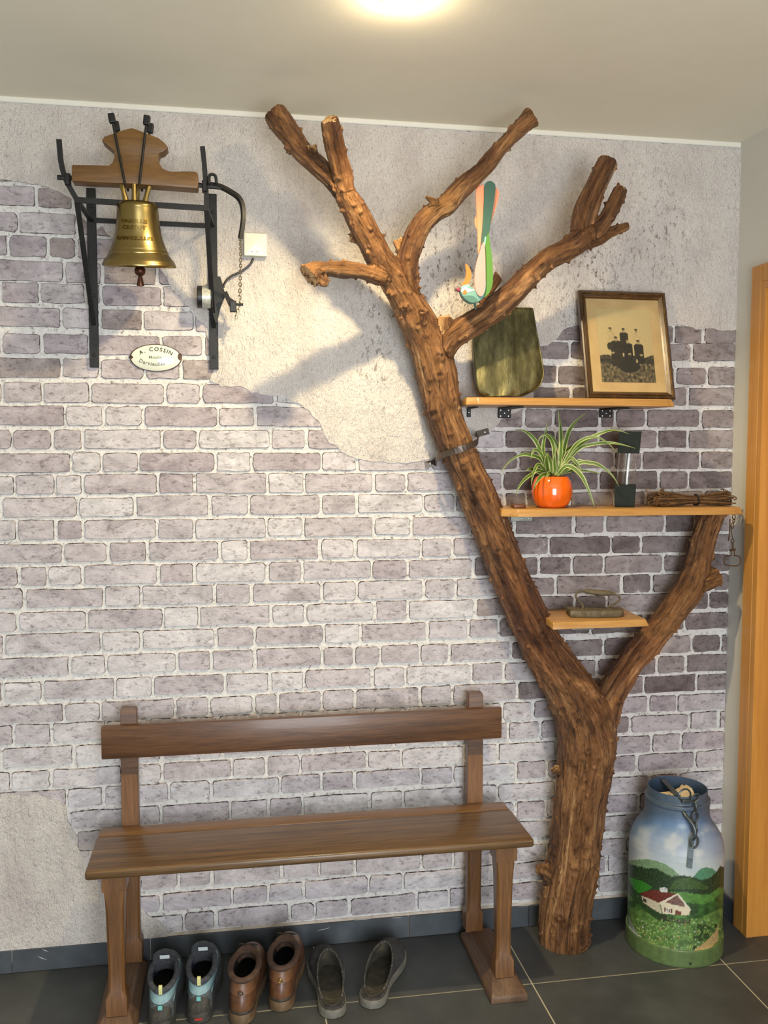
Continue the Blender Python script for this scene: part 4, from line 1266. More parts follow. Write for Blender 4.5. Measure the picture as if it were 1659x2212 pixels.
for i in rim:
    V.append(V[i] + Vector((0, .026, 0)))
L_ = len(rim)
for k in range(L_):
    F.append((rim[k], rim[(k + 1) % L_], n0 + (k + 1) % L_, n0 + k))
F.append(tuple(n0 + k for k in range(L_)))
add('blade', (V, F), M_TIN, tin, smooth=True)
rp = [V[i] + Vector((0, -.0005, 0)) for i in rim]
add('rolled_edge', tube(rp, .0022, 6, False, True), M_TIN, tin, smooth=True)

# ================================================================== framed old photograph
cF = crop(1240, 610, 6.9125)
bl, br_, tr, tl = W(1266.5, 857, -.115), W(1457, 858, -.115), W(1440.5, 634, -.030), W(1252.5, 630, -.030)
bl.z = br_.z = ZS1 + .001
fo = bl
ux = (br_ - bl); fw = ux.length; ux.normalize()
uz = ((tl + tr) / 2 - (bl + br_) / 2); fh = uz.length; uz = (uz - ux * uz.dot(ux)).normalized()
un = ux.cross(uz).normalized()                            # towards the wall is -? (checked below)
if un.y > 0: un = -un
fp = lambda a, c, d=0.0: fo + ux * a + uz * c + un * d
M_FRAME = wood('frame_dark_wood', (34, 22, 10), (58, 38, 18), (84, 58, 28), 'z', 18, 0.1, 0.3, 0.4, 0.1)
M_GOLD = noisy('worn_gilt', [(0.35, (70, 46, 18)), (0.6, (140, 100, 44))], 50, 4, rough=0.35, metal=0.5)
pic = empty('picture_frame', (bl + br_) / 2, 'dark moulded wooden frame with an old sepia group photograph on the upper shelf', 'picture frame')
def moulding(i0, i1, d0, d1):                              # mitred rectangle ring from inset i0 to i1, rising d0 -> d1
    A_ = [(i0, i0), (fw - i0, i0), (fw - i0, fh - i0), (i0, fh - i0)]
    C_ = [(i1, i1), (fw - i1, i1), (fw - i1, fh - i1), (i1, fh - i1)]
    V = [fp(*p, d0) for p in A_] + [fp(*p, d1) for p in C_]
    F = [(k, (k + 1) % 4, 4 + (k + 1) % 4, 4 + k) for k in range(4)]
    return V, F
add('moulding', merge(moulding(0, 0, -.006, .008), moulding(0, .004, .008, .011), moulding(.004, .008, .011, .010), moulding(.010, .0125, .0075, .010), moulding(.0125, .018, .010, .006), moulding(.0195, .0235, .005, .0015), moulding(0, .0235, -.006, -.006)), M_FRAME, pic)
add('gilt_bead', merge(moulding(.008, .010, .010, .0075), moulding(.018, .0195, .006, .005)), M_GOLD, pic)
M_MOUNT = noisy('cream_mount', [(0.3, (166, 138, 90)), (0.7, (184, 157, 108))], 12, 4, rough=0.8)
add('mount', ([fp(.022, .022, .001), fp(fw - .022, .022, .001), fp(fw - .022, fh - .022, .001), fp(.022, fh - .022, .001)], [(0, 1, 2, 3)]), M_MOUNT, pic)
# the sepia print: six people in front of a pale wall and rough ground
nx, nz = 110, 150
pw0, pw1 = .022 + (fw - .044) * .135, .022 + (fw - .044) * .862
pz0, pz1 = .022 + (fh - .044) * .105, .022 + (fh - .044) * .885
uu, vv = np.meshgrid(np.linspace(0, 1, nx), np.linspace(0, 1, nz))
uu = uu.ravel(); vv = vv.ravel()
Vp = [fp(pw0 + (pw1 - pw0) * a, pz0 + (pz1 - pz0) * c, .0018) for a, c in zip(uu, vv)]
Fp = [(j * nx + i, j * nx + i + 1, j * nx + nx + i + 1, j * nx + nx + i) for j in range(nz - 1) for i in range(nx - 1)]
rnd = np.random.RandomState(3)
val = np.full(len(uu), 196.0) - 20 * (1 - vv) + rnd.normal(0, 3, len(uu))
nz2 = np.array([noise.noise(Vector((a * 22, c * 22, 0))) + .7 * noise.noise(Vector((a * 48, c * 48, 3))) for a, c in zip(uu, vv)])
gnd = vv < (.355 + .02 * np.sin(uu * 14))
val[gnd] = 88 + 62 * nz2[gnd]
dk = (vv < .37) & (vv > .25) & gnd
val[dk] = 58 + 40 * nz2[dk]
def ell(cx, cy, rx, ry): return ((uu - cx) / rx) ** 2 + ((vv - cy) / ry) ** 2 < 1
def person(cx, head, r, shade, hat, top, wd, bot):
    global val
    top = head - r * .55
    body = (np.abs(uu - cx) < wd * (.42 + .58 * np.clip((top - vv) / .022, 0, 1) ** .6)) & (vv < top) & (vv > bot)
    val[body] = shade + 12 * nz2[body]
    val[ell(cx, head, r * .8, r * .8)] = 150
    if hat: val[ell(cx - .005, head + r * .72, r * 1.05, r * .38)] = 62
person(.235, .715, .030, 182, True, .66, .075, .40)
person(.715, .700, .030, 186, True, .64, .075, .40)
person(.475, .700, .030, 46, False, .655, .080, .40)
val[ell(.475, .728, .03, .016)] = 52
person(.325, .585, .036, 44, True, .545, .105, .22)
person(.535, .555, .032, 38, False, .53, .085, .18)
person(.735, .545, .034, 42, True, .515, .090, .25)
val[ell(.53, .22, .20, .09)] = 38
val[ell(.20, .49, .05, .05)] = 50
for cx, cy in ((.245, .40), (.555, .385), (.775, .375)): val[ell(cx, cy, .032, .015)] = 150
val[ell(.68, .29, .018, .028)] = 165
val = np.clip(val, 25, 215) * .93
colp = np_s2l(np.stack([val * .97, val * .86, val * .60], 1))
M_PRINT = paint_mat('sepia_print', 0.6)
pr = add('photograph', (Vp, Fp), M_PRINT, pic, label='sepia print of people posed outdoors')
color_attr(pr, colp)
m, nt, b = base_mat('picture_glass', (255, 255, 255), 0.03)
b.inputs['Transmission Weight'].default_value = 1.0
b.inputs['IOR'].default_value = 1.25
add('backing_strut', hexa([fp(fw * .45, .02, -.006), fp(fw * .55, .02, -.006), fp(fw * .55, fh * .6, -.006), fp(fw * .45, fh * .6, -.006)], [fp(fw * .45, .02, -.009), fp(fw * .55, .02, -.009), fp(fw * .55, fh * .6, -.009), fp(fw * .45, fh * .6, -.009)]), M_FRAME, pic)

# ================================================================== spider plant in an orange pot
ZS2 = 1.3543
cP = crop(1070, 870, 5.027)
pc = cP(612, 1130, -.125); pc.z = ZS2
plant = empty('potted_spider_plant', pc, 'spider plant with cream-edged leaves in a glossy orange round pot on the middle shelf', 'plant')
m, nt, b = base_mat('orange_glaze', (228, 96, 18), 0.10, 0, 0.6, 0.6)
M_POT = m
M_SOIL = noisy('potting_soil', [(0.3, (38, 28, 20)), (0.7, (70, 54, 40))], 80, 4, rough=0.95, bs=0.8)
pr_ = [(.036, 0), (.040, .001), (.050, .012), (.0575, .028), (.0605, .046), (.0595, .064), (.0545, .080), (.0475, .0905), (.0455, .0925), (.0435, .0915), (.0480, .080), (.0500, .074)]
pot = add('pot', lathe(pr_, pc, 56, False, True), M_POT, plant, smooth=True)
add('soil', lathe([(.0505, .078), (.030, .081), (.0005, .082)], pc, 24), M_SOIL, plant, smooth=True)
M_LEAFG = noisy('leaf_green', [(0.3, (58, 84, 26)), (0.7, (90, 120, 40))], 20, 3, (1, 1, 1), 0.45)
M_LEAFC = noisy('leaf_cream_edge', [(0.3, (150, 156, 88)), (0.7, (186, 188, 126))], 20, 3, (1, 1, 1), 0.45)
LEAVES = [[(720, 700), (715, 450), (705, 250), (684, 66)], [(740, 640), (770, 400), (850, 230), (1005, 92)], [(560, 720), (480, 500), (400, 370), (300, 300), (215, 290)], [(530, 700), (520, 500), (545, 330), (570, 200)],
  [(650, 720), (640, 560), (620, 430), (560, 352), (490, 372), (450, 470)], [(690, 700), (690, 540), (650, 420), (590, 345), (530, 350)], [(700, 700), (800, 560), (900, 430), (1060, 370), (1200, 420), (1330, 550)], [(720, 690), (850, 520), (1000, 400), (1200, 310), (1330, 300), (1455, 340)],
  [(740, 680), (880, 520), (1060, 450), (1250, 435), (1400, 460), (1520, 495)], [(690, 700), (740, 560), (830, 480), (880, 495), (920, 600)], [(560, 730), (500, 620), (400, 570), (280, 565), (150, 640), (40, 780)], [(540, 700), (520, 600), (450, 510), (400, 540), (385, 615)],
  [(600, 740), (470, 730), (400, 770), (300, 850), (235, 960), (225, 1030)], [(560, 740), (480, 670), (430, 720), (400, 820), (390, 900)], [(600, 740), (520, 780), (450, 860), (410, 960)], [(620, 740), (580, 760), (545, 835)], [(565, 720), (555, 620), (575, 540)],
  [(690, 720), (760, 690), (850, 710), (940, 800), (1000, 920), (1050, 1050), (1080, 1135)], [(700, 700), (800, 610), (870, 640), (920, 720), (942, 800)], [(720, 700), (900, 660), (1050, 655), (1150, 690), (1270, 790), (1345, 910)], [(700, 720), (880, 640), (980, 650), (1050, 720)],
  [(680, 740), (800, 740), (960, 735), (1160, 770)], [(640, 740), (630, 690), (632, 640)], [(660, 740), (700, 660), (760, 600), (830, 605)], [(500, 740), (430, 730), (370, 720), (320, 740)], [(700, 740), (760, 640), (860, 530)], [(690, 740), (720, 620), (735, 480)], [(610, 740), (600, 640), (560, 560), (530, 545)], [(670, 735), (640, 620), (650, 520)]]
FWD = {6: .045, 7: .05, 8: .05, 19: .05, 12: .055, 13: .06, 14: .07, 15: .065, 16: .04, 17: .05, 18: .03, 10: .02, 2: .0, 4: .02, 11: .03, 24: .02}
for i, lf in enumerate(LEAVES):
    r = random.Random(50 + i)
    fw_ = FWD.get(i, r.uniform(-.03, .02))
    n = len(lf)
    pts = []
    for k, (X, Y) in enumerate(lf):
        t = k / (n - 1)
        X0, Y0 = (X, Y) if k else (612 + (X - 612) * .7, 790)
        pts.append(cP(X0, Y0, -.125 - .008 * (r.random() - .5) - fw_ * min(1, t * 1.6)))
    path = smooth_path(pts, 5)
    L = len(path)
    wmax = .0068 if i in (0, 1, 17, 16) else r.uniform(.0048, .0062)
    V, F, mi = [], [], []
    for k, p in enumerate(path):
        t = k / (L - 1)
        tg = (path[min(k + 1, L - 1)] - path[max(k - 1, 0)]).normalized()
        vw = (p - CAM).normalized()
        sd = tg.cross(vw).normalized() * math.cos(.5 * r.random()) + vw * .25
        sd = (sd - tg * sd.dot(tg)).normalized()
        nn = tg.cross(sd)
        ww = wmax * (0.75 + .25 * math.sin(math.pi * min(1, t * 1.5))) * (1 - max(0, t - .55) / .45 * .93)
        for a, h in ((-1, .25), (-.62, .06), (0, 0), (.62, .06), (1, .25)):
            V.append(p + sd * (a * ww) + nn * (h * ww * .8))
    for k in range(L - 1):
        for j in range(4):
            F.append((k * 5 + j, k * 5 + j + 1, k * 5 + 6 + j, k * 5 + 5 + j))
            mi.append(1 if j in (0, 3) else 0)
    add('leaf', (V, F), [M_LEAFG, M_LEAFC], plant, smooth='all', midx=mi)

# ================================================================== glass tube between two dark blocks
cH = crop(1180, 660, 3.457)
YH = -.120
M_BLOCK = noisy('dark_green_stone', [(0.3, (16, 22, 18)), (0.7, (27, 34, 29))], 40, 4, rough=0.7, spec=0.25)
M_CLEAR, nt, b = base_mat('clear_glass', (250, 252, 250), 0.02)
b.inputs['Transmission Weight'].default_value = 1.0
b.inputs['IOR'].default_value = 1.35
M_ROD = flat('white_rod', (222, 222, 216), 0.3)
hx = empty('glass_tube_holder', cH(590, 1500, YH), 'clear glass tube with a white rod between two dark green blocks', 'ornament')
hz = ZS2 + .0004
def block(q, d=.060):
    f_ = [cH(X, Y, YH - d / 2 - .012 * (X - 600) / 170) for X, Y in q]
    if q[0][1] > 1400:
        zo = f_[0].z
        for p in f_[:2]: p.z = hz
    vd = Vector((f_[0].x - CAM.x, f_[0].y - CAM.y, 0)).normalized()
    k_ = [p + vd * d * .9 for p in f_]
    return bevel_geo(hexa(f_, k_), .0015, 2)
add('base_block', block([(511, 1500), (660, 1502), (672, 1338), (509, 1340)]), M_BLOCK, hx)
add('cap_block', block([(530, 1102), (696, 1106), (712, 940), (545, 938)]), M_BLOCK, hx)
t0, t1 = cH(591, 1340, YH), cH(612, 1103, YH)
def ring_tube(p0, p1, r0, r1, n=28):
    o_ = tube([p0, p1], r0, n, False); i_ = tube([p0, p1], r1, n, False)
    return merge(o_, (i_[0], [f[::-1] for f in i_[1]]))
add('tube', ring_tube(t0, t1, .0275, .0262), M_CLEAR, hx, smooth='all')
add('rod', tube([t0 + Vector((.003, 0, 0)), t1 + Vector((.001, 0, 0))], .0030, 10), M_ROD, hx, smooth='all')

# ================================================================== bundle of twigs, wooden disc
cG = crop(1300, 900, 4.879)
M_TWIG = noisy('dry_vine_twig', [(0.3, (66, 44, 22)), (0.6, (106, 74, 38)), (0.8, (134, 100, 56))], 50, 4, rough=0.8)
bun = empty('twig_bundle', cG(960, 935, -.12), 'bundle of dry curly vine twigs tied with black cord on the middle shelf', 'twigs')
bx0, bx1, bxt = cG(500, 840, -.12).x, cG(1385, 840, -.12).x, cG(995, 840, -.12).x
zc_ = ZS2 + .019
for i in range(64):
    r = random.Random(300 + i)
    a0 = r.uniform(0, 6.28); rr = math.sqrt(r.random())
    y_, z_ = rr * math.cos(a0), rr * math.sin(a0)
    spl = r.uniform(1.3, 2.1)
    xa, xb = bx0 + r.uniform(0, .06), bx1 - r.uniform(0, .045)
    pts = []
    for k in range(9):
        t = k / 8
        x = xa + (xb - xa) * t
        tie = 1 - math.exp(-((x - bxt) / .07) ** 2)
        sp_ = .0125 + .009 * tie * spl
        pts.append(Vector((x, -.118 + y_ * sp_ * 1.3 + r.uniform(-.002, .002), max(ZS2 + .0026, zc_ + z_ * sp_ * .95 + r.uniform(-.0015, .0015)))))
    if r.random() < .75:                                   # curled ends
        rr_ = r.uniform(.004, .008)
        e = pts[0]; s_ = r.choice((-1, 1))
        curl = [e + Vector((-rr_ * math.sin(q), 0, s_ * rr_ * (1 - math.cos(q)))) for q in (1.0, 2.1, 3.2, 4.3)]
        pts = [Vector((p.x, p.y, max(p.z, ZS2 + .0026))) for p in curl[::-1]] + pts
    if r.random() < .6:
        rr_ = r.uniform(.004, .0075)
        e = pts[-1]; s_ = r.choice((-1, 1))
        pts += [Vector((p.x, p.y, max(p.z, ZS2 + .0026))) for p in [e + Vector((rr_ * math.sin(q), 0, s_ * rr_ * (1 - math.cos(q)))) for q in (1.0, 2.1, 3.2, 4.2)]]
    add('twig', tube(pts, [r.uniform(.0014, .0022)] * len(pts), 5), M_TWIG, bun, smooth='all')
tie = [Vector((bxt + .002 * math.sin(q * 2), -.118 + .0195 * math.cos(q), max(ZS2 + .002, zc_ + .0165 * math.sin(q)))) for q in np.linspace(0, 2 * math.pi, 20)[:-1]]
add('cord', tube(tie, .0024, 6, False, True), M_BLACK, bun)
wd = cP(246, 1120, -.13)
M_WBLK = wood('small_red_wood', (78, 40, 22), (110, 62, 34), (134, 84, 50), 'x', 30, 0.2)
add('wooden_block', box(wd.x - .0185, wd.x + .0185, -.150, -.115, ZS2 + .0003, ZS2 + .0105, .002, 2), M_WBLK, smooth=True, label='small flat reddish wooden block on the middle shelf beside the trunk', cat='block')

# ================================================================== flat iron
cI = crop(1160, 1220, 5.925)
ZS3 = 1.0283
M_IRON = noisy('rusty_cast_iron', [(0.3, (72, 62, 46)), (0.55, (104, 92, 70)), (0.75, (126, 112, 86))], 50, 5, rough=0.7, metal=0.35, bs=0.4, bscale=120)
iron = empty('flat_iron', cI(780, 620, -.15), 'old rusty cast iron flat iron with bowed wire handle on the small shelf', 'flat iron')
fl, fr_ = cI(428, 600, -.165), cI(1145, 622, -.195)
fl.z = fr_.z = ZS3
ax = (fr_ - fl); LI = ax.length; ax.normalize(); bx = Vector((-ax.y, ax.x, 0))
def ip(s, t, z): return fl + ax * (s * LI) + bx * t + Vector((0, 0, z))
sole_o = [(0, 0), (.5, -.002), (.85, .004), (.97, .016), (1.0, .030), (.97, .044), (.85, .058), (.5, .070), (0, .072)]
def isolid(z0, z1, k):
    a = [ip(s * k + (1 - k) * .3, .035 + (t - .035) * k, z0) for s, t in sole_o]; n = len(a)
    V = a + [ip(s * (k - .01) + (1 - k) * .3, .035 + (t - .035) * (k - .03), z1) for s, t in sole_o]
    return V, [tuple(range(n - 1, -1, -1)), tuple(range(n, 2 * n))] + [(i, (i + 1) % n, n + (i + 1) % n, n + i) for i in range(n)]
add('sole_plate', bevel_geo(isolid(.0004, .0205, 1.0), .0015, 2), M_IRON, iron, smooth=True)
hp = [ip(.25, .032, .0195), ip(.265, .035, .029), ip(.20, .035, .042), ip(.135, .035, .056), ip(.15, .035, .067), ip(.24, .035, .0745), ip(.5, .035, .0725), ip(.78, .035, .0685), ip(.90, .035, .061), ip(.925, .035, .049), ip(.85, .035, .036), ip(.73, .035, .028), ip(.715, .035, .021), ip(.78, .035, .019)]
add('handle', tube(smooth_path(hp, 4), .0032, 8), M_IRON, iron, smooth=True)
gp = [ip(.30, .035, .0735), ip(.36, .035, .0725), ip(.55, .035, .0695), ip(.72, .035, .0675), ip(.80, .035, .0675)]
add('grip', tube(smooth_path(gp, 3), [.005, .006, .007, .0078, .008, .0082, .0085, .0085, .0083, .008, .007, .006, .005], 12), M_IRON, iron, smooth=True)

# ================================================================== rusty hook chain hanging from the middle shelf
M_RUST = noisy('rusted_wire', [(0.3, (64, 44, 30)), (0.7, (104, 78, 54))], 60, 4, rough=0.75, metal=0.4)
hk = empty('hanging_hook_chain', cG(1390, 1560, -.125), 'rusty wire chain ending in a rectangular ring hanging from the shelf end', 'chain')
YK = -.125
for X, Y, d, L, Wd, f in ((1392, 1060, (0, 0, 1), .016, .010, 0), (1392, 1098, (.2, 0, 1), .012, .011, 1), (1376, 1150, (0, 0, 1), .016, .010, 0), (1378, 1310, (0, 0, 1), .011, .010, 0)):
    add('link', link(cG(X, Y, YK), d, L, Wd, .0016, f, 6, 12), M_RUST, hk, smooth=True)
add('wire', tube([cG(X, Y, YK) for X, Y in ((1370, 1150), (1366, 1200), (1372, 1250), (1385, 1300))], .0016, 6), M_RUST, hk)
add('wire', tube([cG(X, Y, YK) for X, Y in ((1350, 1080), (1348, 1200), (1335, 1310))], .0022, 6), M_RUST, hk)
add('swivel', merge(tube([cG(1380, 1325, YK), cG(1380, 1395, YK)], .003, 8), tube([cG(1352, 1410, YK), cG(1408, 1400, YK)], .0035, 8), tube([cG(1365, 1410, YK), cG(1365, 1465, YK)], .0018, 6), tube([cG(1396, 1405, YK), cG(1396, 1465, YK)], .0018, 6)), M_RUST, hk)
ring = smooth_path([cG(X, Y, YK) for X, Y in ((1365, 1465), (1320, 1468), (1292, 1490), (1290, 1535), (1310, 1565), (1380, 1572), (1435, 1570), (1458, 1545), (1460, 1495), (1440, 1470), (1396, 1465))], 4)
add('ring', tube(ring, .0021, 6), M_RUST, hk, smooth=True)

# ================================================================== painted milk can
CC = Vector((1.186, -.170, 0))
cM = crop(1330, 1650, 4.915)
c_prof = [(.1440, .0004), (.1455, .004), (.1455, .050), (.1440, .053), (.1408, .054), (.1405, .060), (.1405, .300), (.1400, .318), (.1375, .336), (.1325, .352), (.1245, .368), (.1150, .382), (.1060, .394), (.1000, .405), (.0965, .416), (.0950, .428), (.0945, .452),
          (.0950, .4545), (.0965, .4555), (.0965, .4660), (.0950, .4672), (.0890, .4680), (.0885, .4690), (.0885, .4950)]
c_in = [(.0885, .4950), (.0872, .4958), (.0855, .4950), (.0850, .4300), (.0900, .4100), (.1200, .3600), (.1350, .3300), (.1350, .010), (.0005, .010)]
cp = []
for (r0, z0), (r1, z1) in zip(c_prof[:-1], c_prof[1:]):    # fine rings so the painted picture has detail
    k = max(1, int(math.ceil(math.hypot(r1 - r0, z1 - z0) / .0022)))
    cp += [(r0 + (r1 - r0) * i / k, z0 + (z1 - z0) * i / k) for i in range(k)]
cp.append(c_prof[-1])
can = empty('milk_can', CC, 'old metal milk can painted with a farmhouse landscape, standing in the corner', 'milk can')
NA = 420
M_CANP = paint_mat('can_painting', 0.5, 0.1)
cgeo = lathe(cp, CC, NA)
def can_uv(v):
    # cylinder position -> position in the painted picture (unrolled picture as it faces the room)
    d = v - CC
    th = math.atan2(d.y, d.x)
    return th, d.z
face = math.atan2(CAM.y - CC.y, CAM.x - CC.x)
P_ = np.array([tuple(v) for v in cgeo[0]])
dx, dy = P_[:, 0] - CC.x, P_[:, 1] - CC.y
th = np.arctan2(dy, dx) - face
th = (th + np.pi) % (2 * np.pi) - np.pi
thc = np.clip(th, -1.5, 1.5)
rr = np.hypot(dx, dy)
Q = np.stack([CC.x + rr * np.cos(face + thc), CC.y + rr * np.sin(face + thc), P_[:, 2]], 1) - np.array(tuple(CAM))
fz = Q @ np.array(tuple(_f))
X = (IW / 2 + FPX * (Q @ np.array(tuple(_r2))) / fz - 1330) * 4.915
Y = (IH / 2 - FPX * (Q @ np.array(tuple(_u2))) / fz - 1650) * 4.915
X = X + (th - thc) * 480
def fb(x, y, s, seed, o=3):
    out = np.zeros(len(x)); a = 1.0
    for q in range(o):
        out += a * np.array([noise.noise(Vector((p / s * 2 ** q, r_ / s * 2 ** q, seed + q * 7.7))) for p, r_ in zip(x, y)]); a *= .55
    return out
n_big = fb(X, Y, 190, 1.0); n_mid = fb(X, Y, 55, 5.0, 2); n_fine = fb(X, Y, 20, 9.0, 2)
C = np.zeros((len(X), 3))
def lerp3(y, stops):
    ys = [s[0] for s in stops]
    return np.stack([np.interp(y, ys, [s[1][k] for s in stops]) for k in range(3)], 1)
C[:] = lerp3(Y + 60 * n_big, [(300, (82, 98, 116)), (520, (82, 100, 122)), (640, (94, 124, 160)), (760, (136, 156, 182)), (900, (158, 170, 186)), (1020, (186, 196, 200)), (1150, (192, 206, 204))])
cl = np.clip(n_big * 1.6, 0, 1)[:, None] * np.clip((Y - 600) / 150, 0, 1)[:, None] * .5
C = C * (1 - cl) + np.array([206, 206, 198]) * cl
def below(pts, jit=0.0):
    return Y + jit * n_fine > np.interp(X, [p[0] for p in pts], [p[1] for p in pts])
def put(mask, c, var=0.0, nn=None):
    k = (nn if nn is not None else n_fine)[mask][:, None]
    C[mask] = np.array(c) * (1 + var * k)
def polym(pts):
    c = np.zeros(len(X), bool); n = len(pts)
    for i in range(n):
        x1, y1 = pts[i]; x2, y2 = pts[i - 1]
        if y1 == y2: continue
        c ^= ((y1 > Y) != (y2 > Y)) & (X < (x2 - x1) * (Y - y1) / (y2 - y1) + x1)
    return c
def stroke(pts, w_):
    m_ = np.zeros(len(X), bool)
    for (x1, y1), (x2, y2) in zip(pts[:-1], pts[1:]):
        L2 = (x2 - x1) ** 2 + (y2 - y1) ** 2
        t = np.clip(((X - x1) * (x2 - x1) + (Y - y1) * (y2 - y1)) / L2, 0, 1)
        m_ |= np.hypot(X - x1 - t * (x2 - x1), Y - y1 - t * (y2 - y1)) < w_
    return m_
put(below([(-2000, 1040), (180, 1020), (330, 1012), (430, 1030), (520, 1060), (610, 1120), (690, 1195), (820, 1205), (940, 1205), (3000, 1200)], 8), (120, 150, 112), .15)
put(below([(-2000, 1400), (800, 1230), (840, 1180), (900, 1115), (960, 1095), (1030, 1115), (1080, 1150), (3000, 1150)], 6), (84, 138, 104), .15)
put(below([(-2000, 1050), (130, 1045), (180, 1075), (260, 1092), (330, 1112), (420, 1108), (520, 1158), (600, 1200), (720, 1186), (800, 1196), (900, 1232), (1000, 1212), (1060, 1160), (1105, 1090), (3000, 1090)], 16), (40, 62, 36), .45)
put(below([(-2000, 1400), (560, 1330), (640, 1225), (720, 1205), (800, 1215), (880, 1245), (980, 1300), (1000, 1600), (3000, 1600)], 6) & (Y < 1330), (62, 88, 40), .3)
put(polym([(130, 1195), (220, 1225), (300, 1252), (392, 1312), (335, 1350), (240, 1376), (160, 1300)]), (52, 128, 40), .2)
put(below([(-2000, 1300), (130, 1300), (250, 1410), (420, 1400), (600, 1360), (760, 1362), (880, 1385), (1000, 1385), (1105, 1310), (3000, 1310)], 8), (84, 134, 58), .22, n_mid)
put(below([(-2000, 1420), (700, 1460), (780, 1480), (950, 1490), (1050, 1440), (1105, 1380), (3000, 1380)], 12), (54, 92, 42), .35, n_mid)
put(below([(-2000, 1560), (120, 1500), (300, 1560), (480, 1620), (700, 1660), (900, 1640), (1105, 1530), (3000, 1530)], 20), (92, 128, 62), .30, n_mid)
put(stroke([(110, 1260), (160, 1350), (230, 1420), (320, 1510), (420, 1590), (500, 1635)], 42) & (n_fine > -.5), (40, 66, 34), .4)
put(polym([(780, 1470), (850, 1500), (880, 1580), (800, 1610)]), (44, 72, 36), .4)
low = Y > 1640
fl_ = low & (n_fine > .42)
put(fl_, (150, 168, 96), .25)
rs2 = np.random.RandomState(4)
for q in range(170):
    x0, y0 = rs2.uniform(220, 1000), rs2.uniform(1660, 1960)
    col_ = [(170, 164, 92), (178, 178, 140), (164, 112, 66), (186, 190, 164), (60, 84, 40), (52, 74, 36)][rs2.randint(6)]
    put(np.hypot(X - x0, Y - y0) < rs2.uniform(4, 9), col_)
put(low & (Y > 1700) & (X > 820) & (X < 1080) & (n_mid > .05), (52, 74, 36), .3)
put(polym([(1090, 1690), (1065, 1770), (960, 1885), (790, 2010), (900, 2010), (1000, 1960), (1090, 1880)]), (186, 158, 104), .15)
put(polym([(120, 1585), (150, 1640), (190, 1730), (270, 1870), (200, 1850), (150, 1760)]), (150, 156, 150), .2)
put(polym([(250, 1372), (400, 1337), (660, 1380), (468, 1478), (300, 1412)]), (104, 46, 36), .3)
put(polym([(272, 1398), (466, 1478), (492, 1596), (400, 1546), (290, 1470)]), (196, 186, 158), .15)
put(polym([(466, 1478), (660, 1382), (792, 1552), (776, 1612), (500, 1592), (480, 1500)]), (222, 212, 182), .05)
put(polym([(528, 1472), (652, 1392), (728, 1486), (730, 1522), (560, 1482)]), (116, 86, 76), .3)
put(stroke([(466, 1478), (660, 1381), (794, 1550)], 6), (224, 218, 202))
put(polym([(470, 1315), (520, 1308), (552, 1330), (545, 1368), (470, 1360)]), (196, 200, 194), .2)
for pg, c in (([(512, 1524), (532, 1526), (532, 1570), (512, 1564)], (96, 40, 40)), ([(583, 1540), (604, 1542), (604, 1590), (583, 1586)], (96, 40, 40)), ([(536, 1530), (580, 1538), (580, 1584), (536, 1574)], (232, 228, 214)),
              ([(542, 1536), (556, 1538), (556, 1574), (542, 1572)], (104, 100, 100)), ([(562, 1540), (576, 1542), (576, 1578), (562, 1576)], (104, 100, 100)), ([(636, 1556), (696, 1566), (694, 1618), (634, 1614)], (112, 56, 44)), ([(290, 1424), (326, 1440), (326, 1480), (292, 1462)], (66, 60, 56))):
    put(polym(pg), c)
put(stroke([(486, 1612), (600, 1650), (700, 1672), (790, 1664)], 5) | stroke([(486, 1640), (600, 1674), (700, 1694), (790, 1684)], 5), (60, 52, 36))
for x in (486, 540, 600, 660, 720, 785): put(stroke([(x, 1600 + (x - 486) * .2), (x, 1650 + (x - 486) * .2)], 5), (60, 52, 36))
put((np.abs(X - 640) < 150) & (Y > 1604) & (Y < 1640) & (n_mid > .0) & (X > 620), (84, 132, 58), .25)
ring = (P_[:, 2] < .0535)
put(ring, (94, 116, 66), .12, n_mid)
put(P_[:, 2] > .4535, (78, 94, 110), .06, n_mid)
C = np.clip(C * .92, 0, 255)
cb = add('can_body', cgeo, M_CANP, can, smooth='all', label='landscape painting with hills, meadow and a red-roofed farmhouse')
color_attr(cb, np_s2l(C))
M_CANIN = flat('can_inside_blue', (62, 82, 108), 0.5)
add('can_inside', lathe(c_in, CC, 64), M_CANIN, can, smooth=True)
M_CANM = noisy('can_iron_fitting', [(0.3, (62, 70, 74)), (0.7, (98, 106, 108))], 40, 4, rough=0.4, metal=0.6)
def on_can(Xc, Yc, off=0.0):                              # point seen in the crop, on the can's skin
    d = ray(1330 + Xc / 4.915, 1650 + Yc / 4.915)
    R_ = .14
    zs_ = [p[1] for p in c_prof]; rs3 = [p[0] for p in c_prof]
    for _ in range(12):
        ox, oy = CAM.x - CC.x, CAM.y - CC.y
        a = d.x ** 2 + d.y ** 2; b_ = 2 * (ox * d.x + oy * d.y); c_ = ox * ox + oy * oy - (R_ + off) ** 2
        D_ = max(0.0, b_ * b_ - 4 * a * c_)
        p = CAM + d * ((-b_ - math.sqrt(D_)) / (2 * a))
        R_ = .5 * R_ + .5 * float(np.interp(p.z, zs_, rs3))
    return p
hd = add('handle_strap', strip([on_can(806, 800, .007), on_can(800, 900, .006), on_can(792, 1000, .006), on_can(782, 1105, .006)], .015, .006, Vector((.88, -.47, 0))), M_CANM, can)
add('handle_loop', tube(smooth_path([on_can(720, 515, .001), on_can(750, 560, .012), on_can(800, 620, .024), on_can(838, 690, .030), on_can(838, 760, .024), on_can(820, 800, .008)], 5), .0062, 10), M_CANM, can, smooth=True)
add('hinge_block', xf(box(-.012, .012, -.006, .006, -.006, .006, .002), Matrix.Translation(on_can(742, 398, .006))), M_CANM, can)
